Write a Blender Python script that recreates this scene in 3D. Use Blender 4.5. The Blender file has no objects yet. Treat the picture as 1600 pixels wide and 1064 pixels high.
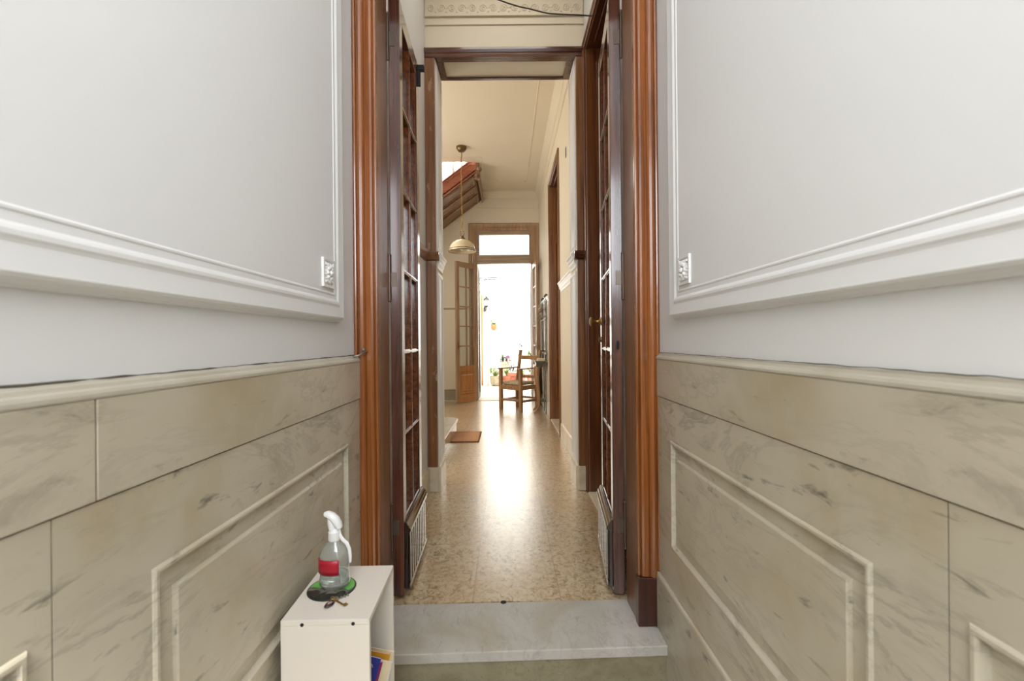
import bpy, bmesh, math, random
from mathutils import Vector, Matrix
R = math.radians
PI = math.pi
random.seed(7)
SC = bpy.context.scene
COL = SC.collection
S = 0.87            # all coordinates below are drafted in photo units and scaled to metres at the end

# ------------------------------------------------------------------ camera
cd = bpy.data.cameras.new('camera'); cam = bpy.data.objects.new('camera', cd); COL.objects.link(cam)
cd.sensor_width = 36.0; cd.lens = 16.0; cd.shift_x = 0.005; cd.shift_y = 0.0006
cd.clip_start = 0.05; cd.clip_end = 200
cam.location = (0, 0, 1.35); cam.rotation_euler = (PI/2, 0.009, 0)
cd.dof.use_dof = True; cd.dof.focus_distance = 3.2*S; cd.dof.aperture_fstop = 4.5
SC.camera = cam
# ------------------------------------------------------------------ world, sun, lights, exposure
W = bpy.data.worlds.new('world'); SC.world = W; W.use_nodes = True
wn = W.node_tree.nodes; bgn = wn['Background']
bgn.inputs[0].default_value = (0.90, 0.95, 1.0, 1); bgn.inputs[1].default_value = 4.6
def lamp(name, kind, loc, energy, color=(1,1,1), rot=(0,0,0), size=None, size_y=None, **kw):
    d = bpy.data.lights.new(name, kind); d.energy = energy; d.color = color
    if kind == 'AREA':
        d.shape = 'RECTANGLE'; d.size = size; d.size_y = size_y or size
    for k, v in kw.items(): setattr(d, k, v)
    o = bpy.data.objects.new(name, d); COL.objects.link(o); o.location = loc; o.rotation_euler = rot
    return o
lamp('sun', 'SUN', (0,0,12), 9.0, (1.0,0.97,0.92), (R(38), 0, R(10)), angle=R(6))
# added lamp for street daylight behind the camera, set high to light from above
lamp('street_daylight', 'AREA', (0,-1.28,2.65), 40, (0.90,0.94,1.0), (R(72),0,0), 1.2, 1.5)
# skylight over the stair well
lamp('skylight_daylight', 'AREA', (-1.7,9.4,6.9), 160, (1.0,0.95,0.88), (0,0,0), 2.2, 1.6)
# added fill lamp by the stair hall's left wall, which has no window
lamp('stair_hall_fill', 'AREA', (-3.1,6.6,2.9), 66, (1.0,0.96,0.90), (0,R(-90),0), 2.2, 1.8)
# added fill lamp under the closed ceiling of the inner vestibule
lamp('vestibule_fill', 'AREA', (0,3.2,4.70), 8, (1.0,0.96,0.9), (0,0,0), 0.9, 0.9)
# added fill lamp below the closed entrance ceiling, for light from above
lamp('entrance_fill', 'AREA', (0,0.9,3.85), 6, (0.98,0.97,0.97), (0,0,0), 1.2, 2.2)
vs = SC.view_settings
vs.view_transform = 'Standard'; vs.look = 'None'; vs.gamma = 1; vs.use_curve_mapping = False
vs.exposure = 0.12

# ------------------------------------------------------------------ materials
def srgb(r,g,b):
    f = lambda c: (c/255/12.92) if c/255 <= 0.04045 else ((c/255+0.055)/1.055)**2.4
    return (f(r), f(g), f(b), 1)
class NT:
    def __init__(s, name):
        s.m = bpy.data.materials.new(name); s.m.use_nodes = True
        s.t = s.m.node_tree; s.p = s.t.nodes['Principled BSDF']
    def n(s, typ, **kw):
        n = s.t.nodes.new(typ)
        for k, v in kw.items():
            if k.startswith('i_'):
                key = k[2:]; key = int(key) if key.isdigit() else key
                n.inputs[key].default_value = v
            else: setattr(n, k, v)
        return n
    def l(s, a, b): s.t.links.new(a, b)
    def coord(s, scale=(1,1,1), rot=(0,0,0), loc=(0,0,0)):
        c = s.n('ShaderNodeTexCoord'); m = s.n('ShaderNodeMapping')
        m.inputs['Scale'].default_value = scale; m.inputs['Rotation'].default_value = rot; m.inputs['Location'].default_value = loc
        s.l(c.outputs['Object'], m.inputs['Vector']); return m.outputs[0]
    def noise(s, vec, scale, detail=4, rough=0.5, dist=0):
        n = s.n('ShaderNodeTexNoise'); n.inputs['Scale'].default_value = scale; n.inputs['Detail'].default_value = detail
        n.inputs['Roughness'].default_value = rough; n.inputs['Distortion'].default_value = dist
        s.l(vec, n.inputs['Vector']); return n.outputs['Fac']
    def ramp(s, fac, stops):
        r = s.n('ShaderNodeValToRGB'); e = r.color_ramp.elements
        while len(e) < len(stops): e.new(0.5)
        for k, (p, c) in enumerate(stops): e[k].position = p; e[k].color = c
        s.l(fac, r.inputs[0]); return r.outputs[0]
    def mix(s, fac, a, b, mode='MIX'):
        m = s.n('ShaderNodeMix', data_type='RGBA', blend_type=mode)
        for sock, v in ((m.inputs[0], fac), (m.inputs[6], a), (m.inputs[7], b)):
            if hasattr(v, 'links'): s.l(v, sock)
            else: sock.default_value = v
        return m.outputs[2]
    def bump(s, h, strength=0.2, dist=0.01):
        b = s.n('ShaderNodeBump'); b.inputs['Strength'].default_value = strength; b.inputs['Distance'].default_value = dist
        s.l(h, b.inputs['Height']); s.l(b.outputs[0], s.p.inputs['Normal'])
    def col(s, c):
        if hasattr(c, 'links'): s.l(c, s.p.inputs['Base Color'])
        else: s.p.inputs['Base Color'].default_value = c
    def set(s, **kw):
        for k, v in kw.items(): s.p.inputs[k.replace('_',' ')].default_value = v
MT = {}
def plain(name, c, rough=0.5, metal=0.0, var=0.06, nscale=6, coat=0.0, bumpv=0.0, bscale=60):
    t = NT(name); v = t.coord()
    f = t.noise(v, nscale, 3)
    d = (c[0]*(1-var*2), c[1]*(1-var*2), c[2]*(1-var*2), 1)
    t.col(t.ramp(f, [(0.3, d), (0.7, c)])); t.set(Roughness=rough, Metallic=metal)
    if coat: t.p.inputs['Coat Weight'].default_value = coat; t.p.inputs['Coat Roughness'].default_value = 0.12
    if bumpv: t.bump(t.noise(v, bscale, 3), bumpv, 0.004)
    MT[name] = t.m; return t.m
def wood(name, dark, mid, light, axis='z', rough=0.28, coat=0.6, worn=None, dens=1.0, bumpv=0.12, coatr=0.12):
    t = NT(name)
    sc = {'z': (22*dens,22*dens,0.9), 'y': (22*dens,0.9,22*dens), 'x': (0.9,22*dens,22*dens)}[axis]
    v = t.coord(sc)
    f = t.noise(v, 1.6, 6, 0.62, 0.6)
    g = t.noise(t.coord((1.3,1.3,0.7)), 1.7, 3)
    c = t.ramp(f, [(0.28, dark), (0.5, mid), (0.74, light)])
    c = t.mix(t.ramp(g, [(0.3,(0.0,0,0,1)), (0.7,(0.55,0.55,0.55,1))]), c, t.mix(0.6, c, dark))
    if worn:
        wv = t.noise(t.coord((7,7,3)), 2.4, 6, 0.65)
        c = t.mix(t.ramp(wv, [(0.60,(0,0,0,1)), (0.66,(0.8,0.8,0.8,1))]), c, worn)
    t.col(c); t.set(Roughness=rough)
    t.p.inputs['Coat Weight'].default_value = coat; t.p.inputs['Coat Roughness'].default_value = coatr
    t.bump(f, bumpv, 0.002)
    MT[name] = t.m; return t.m
def marble(name, base, vein, warm, scale=1.0, rough=0.3, veinw=0.7, ramp2=0.35, coat=0.15, rot=0.6):
    t = NT(name)
    v = t.coord((scale,)*3, (rot,0.25,0.2))
    def streak(a, b, sc, lo, hi, det=5, dist=0.5):
        # narrow marks, long along one slanted direction in the wall plane
        return t.ramp(t.noise(t.coord((scale*b, scale*a, scale*b), (rot,0.1,0.1)), sc, det, 0.62, dist), [(lo,(0,0,0,1)), (hi,(1,1,1,1))])
    mask = t.ramp(t.noise(v, 1.7, 3), [(0.40,(0.15,0.15,0.15,1)), (0.60,(1,1,1,1))])
    s1 = streak(3.5, 15.0, 1.0, 0.54, 0.70); s2 = streak(7.0, 26.0, 1.0, 0.61, 0.72)
    n1 = t.noise(t.coord((scale*2.2,scale*0.8,scale*2.2),(rot,0.1,0.1)), 2.2, 8, 0.65, 0.9)
    thin = t.ramp(n1, [(0.47,(0,0,0,1)), (0.498,(0.8,0.8,0.8,1)), (0.502,(0.8,0.8,0.8,1)), (0.53,(0,0,0,1))])
    cloud = t.noise(v, 1.7, 6, 0.55, 0.4)
    lt = (min(1,base[0]*1.12), min(1,base[1]*1.12), min(1,base[2]*1.15), 1)
    c = t.ramp(cloud, [(0.32, warm), (0.50, base), (0.70, lt)])
    def mul(a, b, k):
        m1 = t.n('ShaderNodeMath', operation='MULTIPLY'); t.l(a, m1.inputs[0])
        if b is None: m1.inputs[1].default_value = 1
        else: t.l(b, m1.inputs[1])
        m2 = t.n('ShaderNodeMath', operation='MULTIPLY', i_1=k); t.l(m1.outputs[0], m2.inputs[0]); return m2.outputs[0]
    mid = t.mix(0.5, base, vein)
    c = t.mix(mul(s1, mask, veinw*0.8), c, mid)
    c = t.mix(mul(thin, mask, veinw*0.55), c, vein)
    c = t.mix(mul(s2, None, ramp2), c, vein)
    t.col(c); t.set(Roughness=rough)
    t.p.inputs['Coat Weight'].default_value = coat; t.p.inputs['Coat Roughness'].default_value = 0.2
    MT[name] = t.m; return t.m

plain('plaster_white', srgb(222,221,218), 0.5, var=0.012, nscale=1.5, bumpv=0.12, bscale=7)
plain('plaster_cream', srgb(222,211,188), 0.6, var=0.02, nscale=2, bumpv=0.1, bscale=9)
plain('plaster_ceiling', srgb(228,216,194), 0.7, var=0.012, nscale=2)
plain('paint_white', srgb(226,224,220), 0.33, var=0.015)
plain('patio_white', srgb(240,238,232), 0.8, var=0.02)
plain('white_laminate', srgb(222,214,202), 0.35, var=0.006)
wood('wood_casing', srgb(88,46,18), srgb(142,80,33), srgb(166,104,50), 'z', 0.24, 0.6, dens=1.6)
wood('wood_jamb', srgb(88,52,30), srgb(136,90,56), srgb(158,112,74), 'z', 0.32, 0.5)
wood('wood_plinth', srgb(44,18,12), srgb(70,32,20), srgb(92,44,26), 'z', 0.35, 0.4)
wood('wood_leaf', srgb(42,22,16), srgb(80,44,32), srgb(112,66,44), 'z', 0.2, 0.9)
wood('wood_leaf_bar', srgb(60,28,14), srgb(108,58,30), srgb(136,78,42), 'y', 0.2, 0.9)
wood('wood_kick', srgb(26,15,12), srgb(44,25,19), srgb(62,36,27), 'z', 0.14, 1.0, bumpv=.03, coatr=.08)
wood('wood_frame_worn', srgb(92,54,28), srgb(136,88,48), srgb(160,110,66), 'z', 0.35, 0.4, worn=srgb(170,140,100))
wood('wood_frame', srgb(90,54,30), srgb(138,92,54), srgb(160,116,74), 'z', 0.3, 0.6)
wood('wood_head', srgb(50,24,14), srgb(88,48,28), srgb(124,76,48), 'x', 0.22, 0.8)
wood('wood_panel', srgb(66,32,14), srgb(112,64,30), srgb(134,84,44), 'z', 0.28, 0.6)
wood('wood_soffit', srgb(50,22,12), srgb(84,42,24), srgb(104,56,34), 'y', 0.28, 0.6)
wood('wood_stair', srgb(104,52,32), srgb(156,88,62), srgb(182,112,84), 'x', 0.35, 0.4)
wood('wood_stair_dark', srgb(92,64,42), srgb(136,100,70), srgb(156,118,86), 'x', 0.35, 0.4)  # soffit base lightened to carry the backlight haze
wood('wood_far', srgb(124,92,64), srgb(168,134,100), srgb(190,158,122), 'z', 0.4, 0.35)  # far wood: haze of the backlight is put into the lighter base colours
wood('wood_far_head', srgb(124,102,82), srgb(166,142,118), srgb(186,162,138), 'x', 0.4, 0.35)
wood('wood_far_panel', srgb(146,92,44), srgb(186,126,70), srgb(206,150,92), 'z', 0.4, 0.35)
wood('wood_chair', srgb(120,84,52), srgb(168,128,88), srgb(190,152,108), 'z', 0.45, 0.25)  # chair base lightened to include haze from the bright patio behind
marble('marble_wall', srgb(188,179,158), srgb(80,76,70), srgb(168,153,122), 1.0, 0.33, 0.8, 0.75)
marble('marble_band', srgb(187,177,156), srgb(100,94,80), srgb(168,154,124), 1.0, 0.33, 0.5, 0.5, rot=0.9)
marble('marble_cap', srgb(184,177,160), srgb(130,124,108), srgb(168,158,134), 0.8, 0.3, 0.3, 0.1)
marble('marble_slab', srgb(190,186,176), srgb(120,116,108), srgb(170,160,138), 1.6, 0.3, 0.5, 0.4)
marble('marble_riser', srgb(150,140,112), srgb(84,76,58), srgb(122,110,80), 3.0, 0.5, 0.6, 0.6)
marble('marble_base', srgb(214,202,176), srgb(150,138,112), srgb(190,172,136), 2.0, 0.3, 0.4, 0.3)

def floor_mat():
    t = NT('granite_floor')
    v = t.coord()
    a = t.noise(t.coord((1,0.85,1)), 34, 5, 0.6, 1.2)
    b = t.noise(v, 60, 4, 0.6, 1.0)
    c = t.ramp(a, [(0.34, srgb(122,92,60)), (0.43, srgb(178,152,112)), (0.54, srgb(206,186,150)), (0.70, srgb(220,206,178))])
    c = t.mix(t.ramp(b, [(0.62,(0,0,0,1)), (0.69,(0.7,0.7,0.7,1))]), c, srgb(104,72,44))
    big = t.noise(v, 1.5, 3)
    c = t.mix(t.ramp(big, [(0.35,(0,0,0,1)), (0.65,(0.4,0.4,0.4,1))]), c, srgb(186,144,84))
    # slab joints: along at x=-0.19 + k*0.45, across at y=3.85 + k*1.5
    tc = t.n('ShaderNodeTexCoord'); sp = t.n('ShaderNodeSeparateXYZ'); t.l(tc.outputs['Object'], sp.inputs[0])
    def joint(sock, off, per, w):
        s1 = t.n('ShaderNodeMath', operation='SUBTRACT', i_1=off); t.l(sock, s1.inputs[0])
        s2 = t.n('ShaderNodeMath', operation='PINGPONG', i_1=per/2); t.l(s1.outputs[0], s2.inputs[0])
        s3 = t.n('ShaderNodeMath', operation='LESS_THAN', i_1=w); t.l(s2.outputs[0], s3.inputs[0]); return s3.outputs[0]
    m = t.n('ShaderNodeMath', operation='MAXIMUM'); t.l(joint(sp.outputs[0], -0.19, 0.46, 0.0028), m.inputs[0]); t.l(joint(sp.outputs[1], 3.85, 1.5, 0.005), m.inputs[1])
    jf = t.n('ShaderNodeMath', operation='MULTIPLY', i_1=0.55); t.l(m.outputs[0], jf.inputs[0])
    c = t.mix(jf.outputs[0], c, srgb(120,98,66))
    t.col(c); t.set(Roughness=0.28)
    t.p.inputs['Coat Weight'].default_value = 0.9; t.p.inputs['Coat Roughness'].default_value = 0.24; t.p.inputs['Coat IOR'].default_value = 2.0
    t.p.inputs['Specular IOR Level'].default_value = 0.6
    wv = t.noise(t.coord(), 5, 2); t.bump(t.mix(0.12, wv, a), 0.10, 0.01)
    MT['granite_floor'] = t.m
floor_mat()
def glass_mat(name, tint, gloss=0.9):
    m = bpy.data.materials.new(name); m.use_nodes = True; t = m.node_tree; t.nodes.clear()
    o = t.nodes.new('ShaderNodeOutputMaterial'); mx = t.nodes.new('ShaderNodeMixShader'); fr = t.nodes.new('ShaderNodeLayerWeight'); pw = t.nodes.new('ShaderNodeMath'); pw.operation='POWER'; pw.inputs[1].default_value=4.0; ad = t.nodes.new('ShaderNodeMath'); ad.operation='MULTIPLY_ADD'; ad.inputs[1].default_value=.8; ad.inputs[2].default_value=.03
    tr = t.nodes.new('ShaderNodeBsdfTransparent'); gl = t.nodes.new('ShaderNodeBsdfGlossy')
    tr.inputs[0].default_value = tint; gl.inputs['Roughness'].default_value = 0.03; t.links.new(fr.outputs['Facing'], pw.inputs[0]); t.links.new(pw.outputs[0], ad.inputs[0])
    t.links.new(ad.outputs[0], mx.inputs[0]); t.links.new(tr.outputs[0], mx.inputs[1]); t.links.new(gl.outputs[0], mx.inputs[2])
    t.links.new(mx.outputs[0], o.inputs[0]); MT[name] = m
glass_mat('pane_glass', (0.93,0.95,0.94,1))
t = NT('bottle_clear'); t.col((0.93,0.96,0.94,1)); t.set(Roughness=0.04, IOR=1.4); t.p.inputs['Transmission Weight'].default_value = 0.9; MT['bottle_clear'] = t.m
plain('white_plastic', srgb(232,232,230), 0.3, var=0.01)
plain('red_label', srgb(172,22,42), 0.4, var=0.05)
plain('label_print', srgb(222,150,150), 0.5, var=0.02)
plain('brass', srgb(176,140,78), 0.3, 0.9, var=0.1)
plain('aged_brass', srgb(122,104,70), 0.35, 0.8, var=0.15)
plain('steel', srgb(150,148,142), 0.35, 0.8, var=0.1)
plain('hinge_metal', srgb(98,84,72), 0.35, 0.5, var=0.15)
plain('dark_iron', srgb(52,50,46), 0.4, 0.6, var=0.2)
plain('black_metal', srgb(30,28,27), 0.45, 0.4, var=0.1)
plain('joint_dirt', srgb(92,86,74), 0.9, var=0.1)
plain('dark_hole', srgb(20,17,14), 0.8, var=0.0)
plain('cable_black', srgb(66,56,44), 0.6, var=0.1)
plain('fob_dark', srgb(52,36,36), 0.15, 0.0, var=0.2, coat=0.8)
plain('fob_pink', srgb(190,150,148), 0.2, 0.0, var=0.05, coat=0.8)
plain('shade_glass', srgb(222,206,172), 0.25, var=0.03, coat=0.5)
plain('shade_inner', srgb(236,230,214), 0.4, var=0.01)
plain('mat_coir', srgb(200,148,106), 0.95, var=0.2, nscale=90, bumpv=0.6, bscale=160)
plain('mat_edge', srgb(118,72,50), 0.9, var=0.1)
plain('cushion_cloth', srgb(206,188,150), 0.9, var=0.28, nscale=40, bumpv=0.4, bscale=80)
plain('hall_stand', srgb(92,88,70), 0.35, 0.2, var=0.25, nscale=12, coat=0.3)
plain('mirror', srgb(200,205,210), 0.05, 1.0, var=0.0)
plain('patio_floor', srgb(214,208,196), 0.6, var=0.06, nscale=8)
plain('terracotta', srgb(196,120,92), 0.8, var=0.12, nscale=12)
plain('terracotta_pink', srgb(206,140,128), 0.8, var=0.1, nscale=12)
plain('stone_pot', srgb(214,196,164), 0.85, var=0.15, nscale=14)
plain('soil', srgb(88,60,44), 0.95, var=0.2, nscale=40)
plain('leaf_green', srgb(128,160,70), 0.6, var=0.25, nscale=18)
plain('leaf_light', srgb(160,180,100), 0.6, var=0.2, nscale=18)
plain('leaf_dark', srgb(64,84,48), 0.6, var=0.25, nscale=18)
plain('stem_brown', srgb(96,70,50), 0.8, var=0.15)
plain('flower_purple', srgb(168,92,150), 0.6, var=0.1)
plain('flower_orange', srgb(224,130,70), 0.6, var=0.1)
plain('flower_pink', srgb(222,150,160), 0.6, var=0.1)
plain('shutter_paint', srgb(128,116,94), 0.6, var=0.05)
plain('book_blue', srgb(52,62,150), 0.35, var=0.08, nscale=20)
plain('book_magenta', srgb(140,36,96), 0.4, var=0.05)
plain('book_orange', srgb(222,160,50), 0.45, var=0.08)
plain('book_teal', srgb(70,130,130), 0.45, var=0.08)
plain('paper', srgb(228,220,210), 0.7, var=0.02)
plain('paper_cream', srgb(226,208,172), 0.7, var=0.03)
plain('coaster_rim', srgb(30,32,28), 0.35, var=0.0)
def coaster_mat():
    t = NT('coaster_print'); v = t.coord()
    n = t.noise(v, 26, 3, 0.5, 0.8)
    tc = t.n('ShaderNodeTexCoord'); sp = t.n('ShaderNodeSeparateXYZ'); t.l(tc.outputs['Object'], sp.inputs[0])
    a = t.n('ShaderNodeMath', operation='MULTIPLY_ADD', i_1=6.0, i_2=0.5); t.l(sp.outputs[1], a.inputs[0])
    b = t.n('ShaderNodeMath', operation='MULTIPLY_ADD', i_1=0.5); t.l(n, b.inputs[0]); t.l(a.outputs[0], b.inputs[2])
    t.col(t.ramp(b.outputs[0], [(0.55, srgb(34,34,30)), (0.62, srgb(122,116,104)), (0.68, srgb(60,62,48)), (0.75, srgb(96,160,84)), (0.95, srgb(120,186,96))]))
    t.set(Roughness=0.25); MT['coaster_print'] = t.m
coaster_mat()

# ------------------------------------------------------------------ mesh helpers
class MB:
    def __init__(s): s.v = []; s.f = []; s.sm = []
    def add(s, vs, fs, smooth=False):
        b = len(s.v); s.v += [tuple(v) for v in vs]; s.f += [tuple(i+b for i in f) for f in fs]; s.sm += [smooth]*len(fs); return s
    def box(s, x0,x1,y0,y1,z0,z1, M=None):
        vs = [Vector((x,y,z)) for z in (z0,z1) for y in (y0,y1) for x in (x0,x1)]
        if M is not None: vs = [M @ v for v in vs]
        return s.add(vs, [(0,2,3,1),(4,5,7,6),(0,1,5,4),(2,6,7,3),(0,4,6,2),(1,3,7,5)])
    def prism(s, poly, mapf, h0, h1):
        n = len(poly)
        vs = [mapf(a,b,h0) for a,b in poly] + [mapf(a,b,h1) for a,b in poly]
        fs = [tuple(range(n))[::-1], tuple(range(n,2*n))] + [(i,(i+1)%n,(i+1)%n+n,i+n) for i in range(n)]
        return s.add(vs, fs)
    def loops(s, a0,b0,a1,b1, prof, mapf, cap=True):
        """profile (inset, height) carried round a rectangle"""
        vs = []
        for d,h in prof:
            vs += [mapf(a0+d,b0+d,h), mapf(a1-d,b0+d,h), mapf(a1-d,b1-d,h), mapf(a0+d,b1-d,h)]
        fs = []
        for k in range(len(prof)-1):
            for i in range(4):
                j = (i+1)%4; fs.append((4*k+i,4*k+j,4*k+4+j,4*k+4+i))
        if cap: n = 4*(len(prof)-1); fs.append((n,n+1,n+2,n+3))
        return s.add(vs, fs)
    def casing(s, a0,a1,b0,b1, prof, mapf):
        """three-sided casing round an opening a0..a1, up to b1; prof = (outward, height)"""
        vs = []
        for d,h in prof:
            vs += [mapf(a0-d,b0,h), mapf(a0-d,b1+d,h), mapf(a1+d,b1+d,h), mapf(a1+d,b0,h)]
        fs = []; n = len(prof)
        for k in range(n-1):
            for i in range(3): fs.append((4*k+i,4*k+i+1,4*k+5+i,4*k+4+i))
        fs.append(tuple(4*k for k in range(n))); fs.append(tuple(4*k+3 for k in range(n)))
        return s.add(vs, fs)
    def extrude(s, prof, c0, c1, mapf, closed=True):
        """profile (p,q) swept along third coordinate c0..c1 by mapf(p,q,c)"""
        n = len(prof); vs = [mapf(p,q,c0) for p,q in prof]+[mapf(p,q,c1) for p,q in prof]
        fs = [(i,(i+1)%n,(i+1)%n+n,i+n) for i in range(n if closed else n-1)]
        if closed: fs += [tuple(range(n))[::-1], tuple(range(n,2*n))]
        return s.add(vs, fs)
    def lathe(s, prof, c=(0,0,0), seg=24, sx=1, sy=1, M=None, caps=True):
        vs = []; fs = []
        for r,z in prof:
            for k in range(seg):
                a = 2*PI*k/seg; v = Vector((r*math.cos(a)*sx, r*math.sin(a)*sy, z))
                if M is not None: v = M @ v
                vs.append(v+Vector(c))
        for j in range(len(prof)-1):
            for k in range(seg):
                k2 = (k+1)%seg; fs.append((j*seg+k,j*seg+k2,(j+1)*seg+k2,(j+1)*seg+k))
        if caps: fs.append(tuple(range(seg))[::-1]); fs.append(tuple(range((len(prof)-1)*seg, len(prof)*seg)))
        return s.add(vs, fs, True)
    def tube(s, pts, r, seg=8, flat=1.0):
        pts = [Vector(p) for p in pts]; n = len(pts); rs = r if isinstance(r,(list,tuple)) else [r]*n
        vs = []; up = Vector((0,0,1)); prev = None
        for i,p in enumerate(pts):
            t = (pts[min(i+1,n-1)]-pts[max(i-1,0)]).normalized()
            if prev is None: u = t.cross(up if abs(t.z) < 0.9 else Vector((1,0,0))).normalized()
            else: u = (prev - t*prev.dot(t)).normalized()
            prev = u; w = t.cross(u)
            for k in range(seg):
                a = 2*PI*k/seg; vs.append(p+u*math.cos(a)*rs[i]+w*math.sin(a)*rs[i]*flat)
        fs = [(i*seg+k,i*seg+(k+1)%seg,(i+1)*seg+(k+1)%seg,(i+1)*seg+k) for i in range(n-1) for k in range(seg)]
        fs.append(tuple(range(seg))[::-1]); fs.append(tuple(range((n-1)*seg,n*seg)))
        return s.add(vs, fs, True)
    def ball(s, c, r, seg=12, sc=(1,1,1)):
        n = seg//2
        prof = [(max(1e-4,math.sin(PI*k/n))*r, -math.cos(PI*k/n)*r*sc[2]) for k in range(n+1)]
        return s.lathe(prof, c, seg, sc[0], sc[1])
    def build(s, name, mat, parent=None, bevel=0, label=None, seg=2):
        me = bpy.data.meshes.new(name); me.from_pydata(s.v, [], s.f); me.update()
        bm = bmesh.new(); bm.from_mesh(me); bmesh.ops.recalc_face_normals(bm, faces=bm.faces); bm.to_mesh(me); bm.free()
        me.polygons.foreach_set('use_smooth', s.sm)
        if any(s.sm): me.set_sharp_from_angle(angle=R(48))
        me.materials.append(MT[mat])
        o = bpy.data.objects.new(name, me); COL.objects.link(o)
        if parent is not None:
            o.parent = parent
            M = parent.matrix_basis.inverted()
            me.transform(M)
        if bevel:
            b = o.modifiers.new('bevel','BEVEL'); b.width = bevel; b.segments = seg; b.limit_method = 'ANGLE'; b.angle_limit = R(40)
        if label: o['label'] = label
        return o
def tag(o, label, cat, group=None, kind=None):
    o['label'] = label; o['category'] = cat
    if group: o['group'] = group
    if kind: o['kind'] = kind
    return o
def struct(o, label, cat): return tag(o, label, cat, kind='structure')
def thing(name, loc, label, cat, group=None, kind=None, rz=0):
    """an Empty at the thing's base; parts are drafted in world coordinates and re-expressed under it"""
    o = bpy.data.objects.new(name, None); COL.objects.link(o); o.location = loc; o.rotation_euler = (0,0,rz)
    o.empty_display_size = 0.1
    o.matrix_basis = Matrix.Translation(loc) @ Matrix.Rotation(rz,4,'Z')
    return tag(o, label, cat, group, kind)
def copy_tree(o, parent=None):
    c = o.copy(); COL.objects.link(c)
    if parent is not None: c.parent = parent
    for ch in list(o.children): copy_tree(ch, c)
    return c
# wall planes: a = along, b = up, h = out of the wall into the room
def plane_left(x):  return lambda a,b,h: Vector((x+h, a, b))     # wall at -x looking towards +x
def plane_right(x): return lambda a,b,h: Vector((x-h, a, b))
def plane_front(y): return lambda a,b,h: Vector((a, y-h, b))     # faces the camera

XW = 0.72   # plaster face
# ================================================================== FLOORS
m = MB(); m.add([(-3.2,2.335,0),(1.4,2.372,0),(1.4,10.36,0),(-3.2,10.36,0),(-3.2,2.335,-.1),(1.4,2.372,-.1),(1.4,10.36,-.1),(-3.2,10.36,-.1)],
      [(0,1,2,3),(7,6,5,4),(0,4,5,1),(1,5,6,2),(2,6,7,3),(3,7,4,0)])
struct(m.build('floor', 'granite_floor'), 'glossy speckled beige stone floor of the long corridor', 'floor')
struct(MB().box(-.95,.95,-1.4,2.1,-.30,-.20).build('floor', 'marble_slab'), 'lower entrance floor in front of the marble step', 'floor')
struct(MB().box(-3.2,3.2,10.46,15.3,-.12,-.02).build('floor', 'patio_floor'), 'pale sunlit floor of the patio beyond the far door', 'floor')
struct(MB().box(-.70,.62,10.34,10.50,-.1,.012).build('trim_1', 'marble_base', bevel=.004), 'pale stone sill under the far patio door', 'door sill')
# marble step
st = thing('step', (0,2.1,-.2), 'veined grey-white marble step up into the corridor', 'step', kind='structure')
m = MB(); top = [(-.69,1.955),(.693,2.005),(.693,2.12),(.66,2.135),(.60,2.35),(.60,2.374),(-.60,2.336),(-.69,2.2)]
m.prism([(.703,2.005),(.703,2.13),(.665,2.15),(.625,2.18),(.612,2.373),(-.70,2.3345),(-.70,1.955)], lambda a,b,h: Vector((a,b,h)), -.045, 0.001)
m.build('tread', 'marble_slab', st, bevel=.005)
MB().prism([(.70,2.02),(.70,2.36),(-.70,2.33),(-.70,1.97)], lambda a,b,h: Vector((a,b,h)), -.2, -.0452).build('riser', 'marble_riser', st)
o = MB().lathe([(.0155,0),(.0155,.0012),(.0125,.0012),(.012,0.0008)], (-.03,2.352,.001), 14).build('bolt_socket', 'dark_hole')
tag(o, 'small dark bolt hole in the floor at the edge of the marble step', 'bolt hole')

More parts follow.
